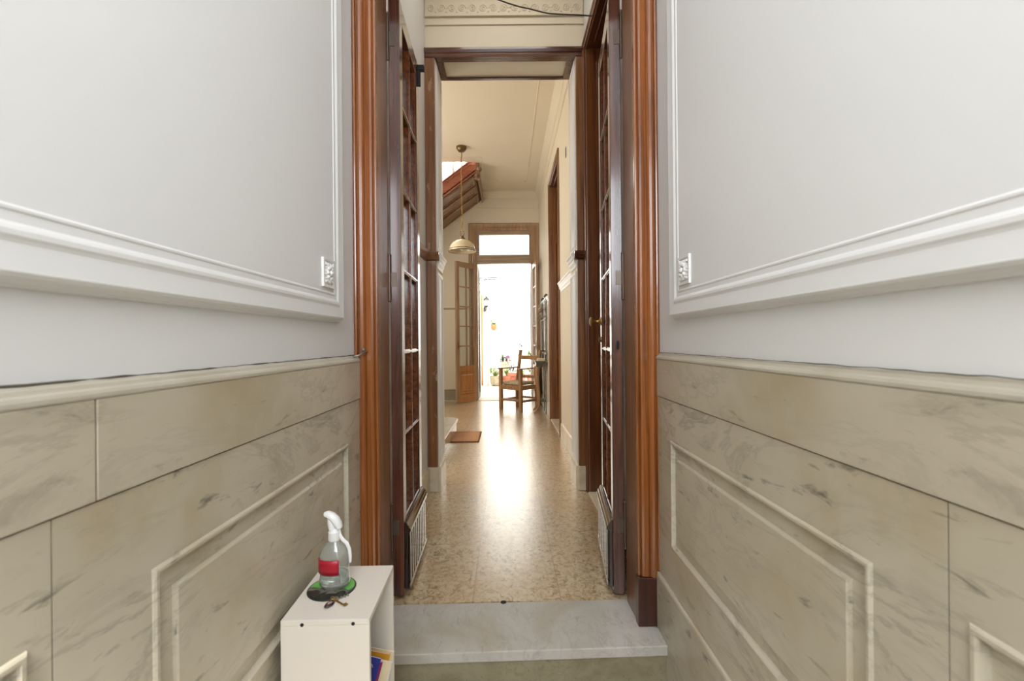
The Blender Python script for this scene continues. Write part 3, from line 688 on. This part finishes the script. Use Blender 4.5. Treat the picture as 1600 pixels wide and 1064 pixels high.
# lantern
ln = thing('wall_lantern', (-.60,14.2,2.3), 'dark wall lantern on the white patio pier', 'lantern')
m = MB(); m.box(-.70,-.66,14.17,14.199,2.27,2.44); m.tube([(-.68,14.17,2.33),(-.68,14.08,2.28),(-.64,14.02,2.30),(-.62,13.98,2.40)],.012,8); m.build('bracket','black_metal',ln)
m = MB(); m.lathe([(.03,2.40),(.07,2.43),(.075,2.44),(.07,2.445)],(-.62,13.98,0),6); m.build('base','black_metal',ln); m = MB(); m.lathe([(.105,2.60),(.10,2.615),(.05,2.69),(.02,2.71),(.015,2.74),(.002,2.76)],(-.62,13.98,0),6); m.build('roof','black_metal',ln)
m = MB(); m.lathe([(.06,2.446),(.088,2.60)],(-.62,13.98,0),6); m.build('lantern_glass','shade_inner',ln)
def blades(m, c, n, L, spread, w=.008, droop=.5, seed=1):
    rnd = random.Random(seed)
    for i in range(n):
        a = rnd.uniform(0,2*PI); l = L*rnd.uniform(.5,1); sp = spread*rnd.uniform(.2,1); ww = w*rnd.uniform(.7,1.3)
        d = Vector((math.cos(a),math.sin(a),0)); side = Vector((-d.y,d.x,0))*ww; vs = []
        K = 5
        for k in range(K+1):
            t = k/K; p = Vector(c)+d*(sp*t)+Vector((0,0,l*(t-droop*t*t))); s2 = side*(1-t*.92)
            vs += [p-s2,p+s2]
        m.add(vs,[(2*k,2*k+1,2*k+3,2*k+2) for k in range(K)])
def leafball(m, c, n, r, size, seed=1, zs=1.0):
    rnd = random.Random(seed)
    for i in range(n):
        p = Vector((rnd.gauss(0,1),rnd.gauss(0,1),rnd.gauss(0,1))).normalized()*r*rnd.uniform(.4,1); p.z *= zs
        q = Matrix.Rotation(rnd.uniform(0,6.3),3,'Z') @ Matrix.Rotation(rnd.uniform(-1,1),3,'X')
        s = size*rnd.uniform(.6,1.3)
        vs = [q@Vector(v)*s+p+Vector(c) for v in ((0,-.6,0),(.3,0,.06),(0,.7,0),(-.3,0,.06))]
        m.add(vs,[(0,1,2),(0,2,3)])
# hanging wall planter
pl = thing('wall_planter', (-.43,15.2,1.75), 'small hanging planter with a green tuft on the back patio wall', 'planter')
m = MB(); m.lathe([(.05,1.72),(.09,1.78),(.10,1.90),(.085,1.90)],(-.43,15.18,0),14); m.build('pot','wood_far_panel',pl)
m = MB(); leafball(m,(-.42,15.16,1.98),60,.12,.07,3); m.build('foliage','leaf_green',pl)
def pot(name, c, r, h, mat, label, prof=None, z0=-.02):
    o = thing(name, (c[0],c[1],z0), label, 'potted plant')
    P = prof or [(r*.7,0),(r*.95,h*.75),(r*1.05,h*.76),(r*1.05,h),(r*.92,h),(r*.9,h*.9)]
    m = MB(); m.lathe([(a,b+z0) for a,b in P], (c[0],c[1],0), 20); m.build('pot',mat,o)
    m = MB(); m.lathe([(r*.88,h*.86+z0),(r*.88,h*.90+z0)], (c[0],c[1],0), 16); m.build('soil','soil',o)
    return o
o = pot('potted_plant',(-.36,14.0),.15,.30,'stone_pot','leafy green plant in a round pale stone pot, leftmost of the patio pots',[(.09,0),(.15,.06),(.175,.15),(.165,.24),(.18,.27),(.18,.30),(.15,.30)])
m = MB(); blades(m,(-.36,14.0,.25),150,.42,.28,.010,.55,2); leafball(m,(-.42,13.97,.44),140,.17,.07,5); m.build('foliage','leaf_light',o)
o = pot('potted_plant',(-.02,13.95),.12,.30,'terracotta','grassy plant in a small terracotta pot beside the pale stone pot')
m = MB(); blades(m,(-.02,13.95,.28),90,.40,.14,.009,.4,8); m.build('foliage','leaf_green',o)
o = pot('potted_plant',(.16,14.4),.16,.36,'terracotta','tall bare-stemmed plant in an orange terracotta pot behind the chair')
m = MB()
m.tube([(.14,14.4,.3),(.02,14.4,.7),(-.05,14.42,1.0),(.02,14.42,1.3)],.010,6); m.tube([(-.04,14.4,.9),(-.16,14.4,1.08),(-.25,14.4,1.12)],.006,5); m.tube([(-.02,14.4,1.05),(.1,14.4,1.15)],.006,5); m.tube([(.16,14.4,.3),(.34,14.4,.85),(.46,14.4,1.2)],.007,5)
m.build('stem','stem_brown',o)
m = MB(); leafball(m,(.46,14.4,1.22),12,.08,.09,4); leafball(m,(.40,14.4,1.0),10,.07,.08,6); leafball(m,(.15,14.38,.48),70,.14,.08,7); m.build('foliage','leaf_dark',o)
o = pot('potted_plant',(.42,14.03),.16,.34,'terracotta_pink','low green plant in a pink clay pot under the chair arm')
m = MB(); leafball(m,(.42,14.02,.42),110,.15,.08,9,.7); m.build('foliage','leaf_light',o)
o = pot('flower_pot',(-.08,14.75),.14,.26,'stone_pot','raised pot of purple, orange and pink flowers in front of the back wall',z0=.42)
m = MB(); m.box(-.22,.06,14.62,14.88,-.02,.4195); m.build('stand','stone_pot',o)
m = MB(); leafball(m,(-.08,14.73,.76),100,.17,.07,12,.6); blades(m,(-.14,14.73,.66),40,.45,.16,.008,.2,5); m.build('foliage','leaf_dark',o)
m = MB(); leafball(m,(.0,14.66,.84),46,.12,.07,13,.5); m.build('purple_flower','flower_purple',o,label='purple blossoms')
m = MB(); leafball(m,(.08,14.64,.72),26,.08,.07,14,.6); m.build('orange_flower','flower_orange',o,label='orange blossoms')
o = pot('potted_plant',(.76,14.75),.14,.28,'terracotta','climbing green plant in a terracotta pot, rightmost of the patio pots')
m = MB(); m.tube([(.76,14.75,.25),(.74,14.75,.7),(.78,14.75,1.0)],.008,5); m.build('stem','stem_brown',o)
m = MB(); leafball(m,(.76,14.73,.92),30,.1,.1,15,1.4); leafball(m,(.76,14.73,.42),60,.16,.08,16,.7); m.build('foliage','leaf_green',o)

# ================================================================== STAIRS
# first marble steps into the stair hall, going up to the left
for k,(x,yb) in enumerate(((-.74,6.93),(-1.02,6.86),(-1.30,6.86))):
    z = .20*(k+1)
    q = thing('stair_step', (x-.3,6.1,z-.2), ['lowest pale marble stair step, its rounded corner beside the doormat','second pale marble stair step, hidden behind the second opening','third pale marble stair step, hidden behind the second opening'][k], 'stair step', kind='structure')
    poly = [(x-.6,5.1),(x,5.1),(x,yb-.16)]
    for j in range(1,7): a = j/7*PI/2; poly.append((x-.16+.16*math.cos(a), yb-.16+.16*math.sin(a)))
    poly += [(x-.16,yb),(x-.6,yb)]
    MB().prism(poly, lambda a,b,h: Vector((a,b,h)), z-.035, z).build('tread','marble_slab',q,bevel=.006)
    m = MB(); m.box(x-.58,x-.03,5.12,yb-.08,z-.1995 if k else .0005,z-.0355); m.build('riser','marble_base',q)
    m = MB(); m.box(x-.03,x-.018,5.2,yb-.1,z-.065,z-.040); m.build('riser_moulding','marble_base',q)
# upper wooden flight under the skylight
sf = thing('stair_flight', (-1.6,9.5,3.6), 'reddish panelled wooden stair flight hanging under the ceiling at upper left', 'staircase', kind='structure')
sl = math.tan(R(36.5)); xr = -.545; zr = 4.59
def zl(x): return zr+(x-xr)*sl
Ya, Yb = 8.70, 10.395
X0 = -2.9
m = MB(); m.prism([(X0,zl(X0)),(xr,zr),(xr,zr+.14),(xr-.06,zr+.20+.06),(xr-.10,zl(xr-.10)+.31),(X0,zl(X0)+.31)], lambda a,b,h: Vector((a,Ya+h,b)), 0, .04)
sp_ = m.build('side_panel','wood_stair',sf,bevel=.004)
sw = MB(); sw.box(-3.4,hx+.1,10.37,10.5,H+.121,7.4); sw.box(-3.4,hx+.1,8.48,8.61,H+.121,7.4); sw.box(hx+.01,hx+.12,8.611,10.369,H+.121,7.4); sw.box(-3.4,-3.01,8.611,10.369,H+.121,7.4)  # upper well walls added to keep direct sun off the far wall
struct(sw.build('wall_front','plaster_white'), 'white walls of the skylit stair well, added above the wooden flight to block the sun', 'wall')
# parallel mouldings on the side
m = MB()
for off,w_,d in ((.0,.028,.014),(.055,.014,.02),(.075,.012,.012),(.285,.03,.018),(.225,.012,.010)):
    xa = xr-.006 if off < .2 else xr-.115
    m.prism([(X0,zl(X0)+off),(xa,zl(xa)+off),(xa,zl(xa)+off+w_),(X0,zl(X0)+off+w_)], lambda a,b,h: Vector((a,Ya-h,b)), .0005, d)
m.build('side_moulding','wood_stair',sf,bevel=.002)
# soffit boards with panels
def so(a,b,h):   # a along the slope in x, b in y, h downwards
    return Vector((a+h*math.sin(R(36.5)), b, zl(a)-h*math.cos(R(36.5))))
m = MB(); m.prism([(X0,Ya),(xr,Ya),(xr,Yb),(X0,Yb)], so, -.04, 0); m.build('soffit','wood_stair_dark',sf)
m = MB()
for (ya,yb) in ((Ya+.05,Ya+.50),(Ya+.58,Ya+1.03),(Ya+1.11,Yb-.04)):
    m.loops(X0+.05,ya,xr-.06,yb,[(0,.0005),(.0,.02),(.03,.03),(.05,.018),(.06,.004)],so)
m.build('soffit_panel','wood_stair_dark',sf)
m = MB(); m.box(xr-.03,xr+.05,Ya-.05,Ya+.03,zr-.06,zr+.155); m.lathe([(.02,-.10),(.05,-.09),(.055,-.06),(.03,-.045),(.055,-.03),(.055,0)],(xr+.01,Ya-.01,zr-.06),14)
m.ball((xr+.045,Ya-.02,zr+.04),.05,10)
m.build('newel_drop','wood_stair_dark',sf,bevel=.004)
m = MB(); m.box(xr+.0005,xr+.03,Ya+.03,Yb,zr-.07,zr+.155); m.build('end_board','wood_stair_dark',sf)
m = MB()
for k in range(9):
    x = xr-.2-k*.25; m.box(x-.02,x+.02,Ya+.004,Ya+.036,zl(x)+.3105,zl(x)+1.0)
m.build('balusters','paint_white',sf)

# ================================================================== PENDANT LAMP
px_, py_ = -.765, 7.95
lp = thing('pendant_lamp', (px_,py_,2.98), 'cream glass dome pendant lamp hanging on a chain in the hall', 'lamp')
MB().lathe([(.02,4.66),(.05,4.665),(.075,4.69),(.09,4.72),(.09,4.7495)],(px_,py_,0),20).build('canopy','aged_brass',lp)
m = MB(); pts = [(px_+.006*math.sin(k*1.1),py_,4.665-k*(1.40/40)) for k in range(41)]; m.tube(pts,.0075,6)
for k in range(0,40): m.ball((px_+.006*math.sin(k*1.1),py_,4.665-k*(1.40/40)),.012,6,(1,1,1.3))
m.build('chain','brass',lp)
m = MB(); pts = [(px_+.035*math.cos(a/12*2*PI),py_,3.235+.045*math.sin(a/12*2*PI)) for a in range(13)]; m.tube(pts,.007,6); m.lathe([(.05,3.135),(.055,3.15),(.04,3.16),(.03,3.185),(.012,3.195)],(px_,py_,0),16)
m.build('ring','aged_brass',lp)
dome = [(.058*4.1*math.sin(a)*1.0, 2.925+.215*math.cos(a)) for a in [PI/2*k/12 for k in range(12,1,-1)]]
R0 = .238
outer = [(R0,2.925),(R0,2.945),(.222,2.955)]+[(.222*math.sin(PI/2*k/10), 2.955+.185*math.cos(PI/2*k/10)) for k in range(9,1,-1)]+[(.035,3.14)]
inner = [(r-.006 if r > .04 else .028, z-.006) for r,z in outer][::-1]
MB().lathe(outer+inner+[(R0-.006,2.925),(R0,2.925)],(px_,py_,0),32,caps=False).build('lamp_shade','shade_glass',lp)
m = MB(); m.lathe([(R0-.004,2.918),(R0+.004,2.920),(R0+.005,2.928),(R0+.001,2.930),(R0-.004,2.918)],(px_,py_,0),32,caps=False); m.lathe([(.2225,2.957),(.2265,2.960),(.2225,2.965)],(px_,py_,0),32,caps=False)
m.build('rim','dark_iron',lp)
MB().ball((px_,py_,3.0),.05,14,(1,1,1.3)).build('bulb','shade_inner',lp)

# cable across the vestibule
m = MB(); m.tube([(-.72,3.62,4.28),(-.45,3.62,4.20),(-.2,3.62,4.12),(-.04,3.62,4.065),(.04,3.62,4.035),(.12,3.62,4.01),(.21,3.62,3.990),(.30,3.62,3.965),(.36,3.62,3.952),(.46,3.62,3.945),(.60,3.62,3.938),(.70,3.62,3.93)],.0055,6)
tag(m.build('cable','cable_black'), 'thin dark cable sagging across the top of the inner vestibule', 'cable')

# ================================================================== DOORMAT
dm = thing('doormat', (-.6,6.4,0), 'reddish brown doormat on the floor at the foot of the stair', 'doormat')
MB().box(-.80,-.40,6.10,6.75,.001,.018).build('pile','mat_coir',dm,bevel=.004)
MB().loops(-.815,6.08,-.385,6.77,[(0,.001),(.0,.012),(.014,.012),(.014,.001)],lambda a,b,h: Vector((a,b,h)),cap=False).build('border','mat_edge',dm)

# ================================================================== ARMCHAIR
P_near = Vector((.255,8.68,0)); P_left = Vector((-.125,9.02,0))
fw = (P_near-P_left); wdt = fw.length; ex = fw.normalized(); ey = Vector((-ex.y,ex.x,0))   # ey points away (back)
if ey.y < 0: ey = -ey
DPT = .52
ch = thing('armchair', tuple((P_near+P_left)/2+ey*DPT/2), 'light brown wooden armchair with a padded seat, standing before the patio door', 'chair')
def cp(a,b,z): return P_left+ex*a+ey*b+Vector((0,0,z))
def cbar(m, a0,a1,b0,b1,z0,z1):
    vs = [cp(a,b,z) for z in (z0,z1) for b in (b0,b1) for a in (a0,a1)]
    m.add(vs, [(0,2,3,1),(4,5,7,6),(0,1,5,4),(2,6,7,3),(0,4,6,2),(1,3,7,5)])
lw = .062; W_ = wdt
for a in (0,W_):
    m = MB(); a0 = -lw/2 if a == 0 else W_-lw/2; cbar(m,a0,a0+lw,-lw/2,lw/2,.001,.80); m.build('leg','wood_chair',ch,bevel=.004)
for a in (0,W_):
    a0 = -lw/2 if a == 0 else W_-lw/2; m = MB()
    # back post: upright to seat, raked above
    secs = [(DPT-.03,.001),(DPT-.03,.45),(DPT-.01,.60),(DPT+.10,1.165)]
    vs = []
    for b,z in secs: vs += [cp(a0+.006,b-.028,z),cp(a0+lw-.006,b-.028,z),cp(a0+lw-.006,b+.028,z),cp(a0+.006,b+.028,z)]
    fs = [(4*k+i,4*k+(i+1)%4,4*k+4+(i+1)%4,4*k+4+i) for k in range(3) for i in range(4)]+[(0,3,2,1),(12,13,14,15)]
    m.add(vs,fs); m.build('back_post','wood_chair',ch,bevel=.004)
m = MB(); cbar(m,-.01,W_+.01,-.020,.022,.405,.49); m.build('seat_rail','wood_chair',ch,bevel=.003)
for a in (0,W_): m = MB(); cbar(m,a-.02,a+.02,.023,DPT-.06,.405,.49); m.build('seat_rail','wood_chair',ch,bevel=.003)
for z in (.165,):
    for a in (0,W_): m = MB(); cbar(m,a-.014,a+.014,.0,DPT-.03,z,z+.045); m.build('stretcher','wood_chair',ch,bevel=.002)
    m = MB(); cbar(m,.0,W_,-.012,.014,z+.02,z+.062); m.build('stretcher','wood_chair',ch,bevel=.002)
    m = MB(); cbar(m,.0,W_,DPT-.04,DPT-.02,z+.03,z+.07); m.build('stretcher','wood_chair',ch,bevel=.002)
for a in (0,W_): m = MB(); cbar(m,a-.042,a+.042,-.06,DPT+.03,.802,.826); m.build('armrest','wood_chair',ch,bevel=.006)
for (z0,z1,b) in ((.97,1.055,DPT+.065),):
    m = MB(); cbar(m,.0,W_,b-.013,b+.013,z0,z1); m.build('back_rail','wood_chair',ch,bevel=.003)
m = MB(); cbar(m,.0,W_,DPT-.012,DPT+.010,.60,.66); m.build('back_rail','wood_chair',ch,bevel=.003)
m = MB(); m.prism([(.02,.025),(W_-.02,.025),(W_-.02,DPT-.06),(.02,DPT-.06)], lambda a,b,h: cp(a,b,h), .492,.555)
m.build('seat','cushion_cloth',ch,bevel=.022,seg=3)

# ================================================================== HALL STAND
hs = thing('hall_stand', (.65,8.7,0), 'dark hall stand with a narrow mirror and curved legs against the right wall', 'hall stand')
hx0, hx1, hy0, hy1 = .535, .722, 8.38, 8.80
m = MB(); m.box(hx0,hx1,hy0,hy1,.87,.955); m.box(hx0-.02,hx1,hy0-.02,hy1+.02,.955,.975); m.build('drawer_top','hall_stand',hs,bevel=.004)
for y in (hy0+.03,hy1-.03):
    pts = [(hx0+.025,y,.869),(hx0+.012,y,.80),(hx0+.02,y,.62),(hx0+.05,y,.36),(hx0+.055,y,.2),(hx0+.03,y,.10),(hx0-.02,y,.035),(hx0-.04,y,.014)]
    m = MB(); m.tube(pts,[.03,.036,.030,.022,.018,.018,.017,.014],8); m.build('leg','wood_chair',hs)
for y in (hy0+.02,hy1-.02):
    m = MB(); m.box(.700,.722,y-.012,y+.012,.001,.869); m.build('leg','hall_stand',hs)
m = MB(); m.box(hx0+.06,.722,hy0+.02,hy1-.02,.22,.245); m.build('shelf','hall_stand',hs,bevel=.003)
m = MB(); yy0,yy1 = 8.30,9.30
for y in (yy0,8.55,9.05,yy1): m.box(.712,.732,y-.014,y+.014,.976,2.16)
for z in (1.10,1.75,2.10,): m.box(.714,.730,yy0+.015,yy1-.015,z,z+.03)
m.build('back_frame','hall_stand',hs)
m = MB(); m.box(.718,.726,8.57,9.03,1.14,1.74); m.build('mirror','mirror',hs)
for y in (yy0,8.55,9.05,yy1): MB().ball((.722,y,2.185),.026,8).build('finial','hall_stand',hs)
for y in (8.42,8.68,8.94,9.18):
    MB().tube([(.70,y,1.93),(.66,y,1.92),(.64,y,1.96),(.65,y,2.0)],.008,6).build('coat_hook','aged_brass',hs); MB().tube([(.70,y,1.80),(.66,y,1.76),(.63,y,1.78),(.62,y,1.83)],.008,6).build('coat_hook','aged_brass',hs)
bk = MB(); bk.box(.565,.70,8.42,8.62,.9755,1.02)
tag(bk.build('book_pile','paper_cream',bevel=.004), 'small pale book lying on top of the hall stand', 'book')

# ================================================================== WHITE SHELF UNIT with things
BX0,BX1,BY0,BY1,BZ = -.668,-.412,1.322,1.640,.545
bxm = Matrix.Translation(((BX0+BX1)/2,(BY0+BY1)/2,0)) @ Matrix.Rotation(R(1.5),4,'Z') @ Matrix.Translation((-(BX0+BX1)/2,-(BY0+BY1)/2,0))
wb = thing('shelf_unit', ((BX0+BX1)/2,(BY0+BY1)/2,-.2), 'small white open-sided shelf unit standing in front of the marble step', 'shelf')
T_ = .016; ZB = -.2
MB().box(BX0,BX1,BY0,BY1,BZ-T_,BZ,bxm).build('top','white_laminate',wb,bevel=.0015)
MB().box(BX0,BX1,BY0,BY0+T_,ZB+.001,BZ-T_-.0003,bxm).build('end_panel','white_laminate',wb,bevel=.0012)
MB().box(BX0,BX1,BY1-T_,BY1,ZB+.001,BZ-T_-.0003,bxm).build('end_panel','white_laminate',wb,bevel=.0012)
MB().box(BX0,BX0+.008,BY0+T_+.0003,BY1-T_-.0003,ZB+.001,BZ-T_-.0003,bxm).build('back_panel','white_laminate',wb)
for z in (ZB+.02,.085):
    MB().box(BX0+.0085,BX1-.001,BY0+T_+.0003,BY1-T_-.0003,z,z+T_,bxm).build('shelf','white_laminate',wb)
for x in (BX0+.062,BX1-.047):
    m = MB(); m.lathe([(.0052,0),(.0052,.0012)],(0,0,0),12); m.v = [tuple(bxm @ Vector((v[0]+x, BY0-.0001-v[2], v[1]+BZ-.013))) for v in m.v]; m.build('screw_cap','dark_hole',wb)
# leaflets in the shelf
SH = .1015
def leaflet(name,y,th,xe,w,h,lean,mat,label,cat):
    M = bxm @ Matrix.Translation((xe,y,SH)) @ Matrix.Rotation(R(lean),4,'Y')
    o = thing(name, tuple(M @ Vector((-w/2,th/2,0))), label, cat)
    MB().box(-w,0,0,.0006,.0005,h,M).build('cover',mat,o); MB().box(-w,0,th-.0006,th,.0005,h,M).build('cover',mat,o)
    MB().box(-w+.001,-.0008,.0007,th-.0007,.001,h-.001,M).build('pages','paper',o,label='white paper edges')
    return o, M
bo,Mb = leaflet('booklet',1.488,.006,-.478,.13,.218,15,'book_blue','blue booklet with a small white emblem, nearest in the white shelf unit','booklet')
for k in range(3):
    r = .005+.004*k; pts = [Mb @ Vector((-.035+r*math.cos(a/10*2*PI)*1.2,-.0006,.185+r*math.sin(a/10*2*PI))) for a in range(9-k)]; MB().tube(pts,.0008,5).build('emblem','paper',bo,label='pale curved emblem line')
leaflet('booklet',1.496,.004,-.470,.13,.200,15,'book_magenta','magenta booklet just behind the blue one in the white shelf unit','booklet')
leaflet('leaflet',1.508,.004,-.438,.13,.190,13,'paper_cream','cream folded leaflet behind the magenta booklet','leaflet')
leaflet('leaflet',1.520,.006,-.434,.13,.180,13,'paper','white folded leaflet nearest the open side of the white shelf unit','leaflet')
leaflet('booklet',1.545,.006,-.448,.13,.190,13,'book_orange','orange and yellow booklet standing behind the white leaflets','booklet')
leaflet('brochure',1.565,.006,-.438,.13,.185,13,'paper_cream','cream brochure behind the orange booklet','brochure')
leaflet('brochure',1.585,.006,-.475,.12,.180,13,'book_teal','teal-edged brochure farthest back in the white shelf unit','brochure')
# coaster
CX,CY,CZ = -.580,1.490,BZ
co = thing('coaster', (CX,CY,CZ), 'round green and black printed coaster under the spray bottle', 'coaster')
MB().lathe([(.0755,.0003),(.0765,.0025),(.0745,.0045),(.0715,.0045)],(CX,CY,CZ),40).build('rim','coaster_rim',co)
MB().lathe([(.0712,.0044),(.0712,.0049)],(CX,CY,CZ),40).build('print','coaster_print',co)
# spray bottle
bx_,by_,bz_ = -.574,1.500,CZ+.0051
sb = thing('spray_bottle', (bx_,by_,bz_), 'clear plastic spray bottle with white trigger and red label', 'bottle', rz=0)
prof = [(.030,0),(.043,.002),(.049,.010),(.050,.022),(.0465,.040),(.0475,.060),(.050,.085),(.049,.105),(.040,.125),(.026,.140),(.017,.150),(.0155,.160)]
inn = [(max(r-.0018,.001),max(z,.0035)) for r,z in prof][::-1]
MB().lathe(prof+inn,(bx_,by_,bz_),36,1.0,.72).build('body','bottle_clear',sb)
t = NT('liquid'); t.col((0.86,0.93,0.90,1)); t.set(Roughness=0.02, IOR=1.33); t.p.inputs['Transmission Weight'].default_value = 0.95; MT['liquid'] = t.m
MB().lathe([(.028,.0045),(.0465,.012),(.0475,.022),(.0445,.040),(.0440,.044)],(bx_,by_,bz_),32,1.0,.72).build('liquid','liquid',sb)
# label wrapped round part of the body
m = MB(); vs = []; n = 14
for j,z in enumerate((.050,.066,.082,.098)):
    r = .0508
    for k in range(n+1):
        a = R(-165)+R(105)*k/n; vs.append((bx_+r*math.cos(a)*1.01, by_+r*.72*math.sin(a)*1.02, bz_+z))
m.add(vs,[(j*(n+1)+k,j*(n+1)+k+1,(j+1)*(n+1)+k+1,(j+1)*(n+1)+k) for j in range(3) for k in range(n)],True)
lb = m.build('label_sticker','red_label',sb); sm = lb.modifiers.new('t','SOLIDIFY'); sm.thickness = .0006
m = MB()
for (z,h_,a0,a1) in ((.089,.005,-125,-112),(.081,.0016,-142,-96),(.076,.0016,-138,-100),(.068,.0012,-140,-98),(.064,.0012,-136,-102)):
    vs = []; n = 6
    for zz in (z,z+h_):
        for k in range(n+1):
            a = R(a0)+R(a1-a0)*k/n; r = .0517; vs.append((bx_+r*math.cos(a)*1.01, by_+r*.72*math.sin(a)*1.03, bz_+zz))
    m.add(vs,[(k,k+1,n+2+k,n+1+k) for k in range(n)])
m.build('label_print','label_print',lb)
MB().lathe([(.018,.150),(.0195,.153),(.0195,.178),(.015,.182),(.013,.19)],(bx_,by_,bz_),24).build('collar','white_plastic',sb)
# trigger head : swept beak, upper left to lower right
m = MB()
hp = [(-.030,-.004,.236),(-.020,-.004,.237),(-.008,-.003,.230),(.004,-.002,.218),(.013,-.002,.203),(.018,-.002,.190)]
m.tube([(bx_+a,by_+b,bz_+c) for a,b,c in hp],[.009,.0135,.0165,.0175,.0165,.012],12,.8)
m.tube([(bx_-.012,by_-.002,bz_+.228),(bx_-.010,by_-.002,bz_+.205),(bx_-.004,by_,bz_+.180)],[.010,.012,.012],12)
m.build('spray_head','white_plastic',sb)
m = MB(); tp = [(.014,0,.186),(.018,-.002,.168),(.028,-.003,.152),(.042,-.004,.140),(.050,-.005,.122),(.0525,-.005,.100),(.053,-.005,.078)]
m.tube([(bx_+a,by_+b,bz_+c) for a,b,c in tp],[.004,.0045,.005,.005,.0048,.0045,.003],8,1.3); m.build('trigger','white_plastic',sb)
m = MB(); m.tube([(bx_,by_,bz_+.155),(bx_+.008,by_,bz_+.1),(bx_+.02,by_,bz_+.01)],.0022,6); m.build('dip_tube','white_plastic',sb)
# keys
kz = BZ+.0004
kx,ky = -.525,1.405
k = thing('key', (kx,ky,BZ), 'old brass key lying on the white shelf unit beside the coaster', 'key')
def K(a,b): 
    th = R(-38); return Vector((kx+a*math.cos(th)-b*math.sin(th), ky+a*math.sin(th)+b*math.cos(th), kz+.0035))
m = MB(); m.tube([K(-.022,0),K(.030,0)],[.0028,.0024],8)
for s_ in (0,1,2):
    a0 = R(90+120*s_-30); c_ = K(-.030+.007*math.cos(a0),.007*math.sin(a0)); m.tube([c_+Vector((.0055*math.cos(a/8*2*PI),.0055*math.sin(a/8*2*PI),0)) for a in range(9)],.0017,6)
m.prism([(.020,.0),(.031,.0),(.031,.011),(.027,.011),(.027,.007),(.024,.007),(.024,.011),(.020,.011)],lambda a,b,h: K(a,b)+Vector((0,0,h)),-.0012,.0012)
m.build('brass_body','brass',k)
m = MB(); m.tube([K(-.040+.006*math.cos(a/10*2*PI),.006*math.sin(a/10*2*PI)) for a in range(11)],.0009,5); m.build('ring','steel',k)
fo = thing('key_fob', (-.548,1.385,BZ), 'dark glossy oval key fob lying next to the brass key', 'key fob')
Mf = Matrix.Translation((-.550,1.392,kz+.0045)) @ Matrix.Rotation(R(68),4,'Z')
m = MB(); m.lathe([(.001,-.0042),(.010,-.0038),(.0125,0),(.010,.0038),(.001,.0042)],(0,0,0),24,1.55,.92); m.v = [tuple(Mf @ Vector(v)) for v in m.v]; m.build('case','fob_dark',fo)
m = MB(); m.lathe([(.006,.0041),(.0055,.0048),(.001,.005)],(.002,0,0),20,1.5,.8); m.v = [tuple(Mf @ Vector(v)) for v in m.v]; m.build('face','fob_pink',fo)
m = MB(); m.tube([(-.544,1.408,kz+.002),(-.537,1.420,kz+.002),(-.532,1.428,kz+.002),(-.524,1.436,kz+.002),(-.516,1.440,kz+.002)],.0016,6)
for t_ in range(4): m.ball((-.536+.008*t_,1.424+.007*t_,kz+.003),.0038,8)
m.build('link_chain','steel',fo)

# ------------------------------------------------------------------ to metres
for o in list(SC.objects):
    if o.parent is None:
        o.location = o.location * S
        if o.type != 'CAMERA': o.scale = o.scale * S
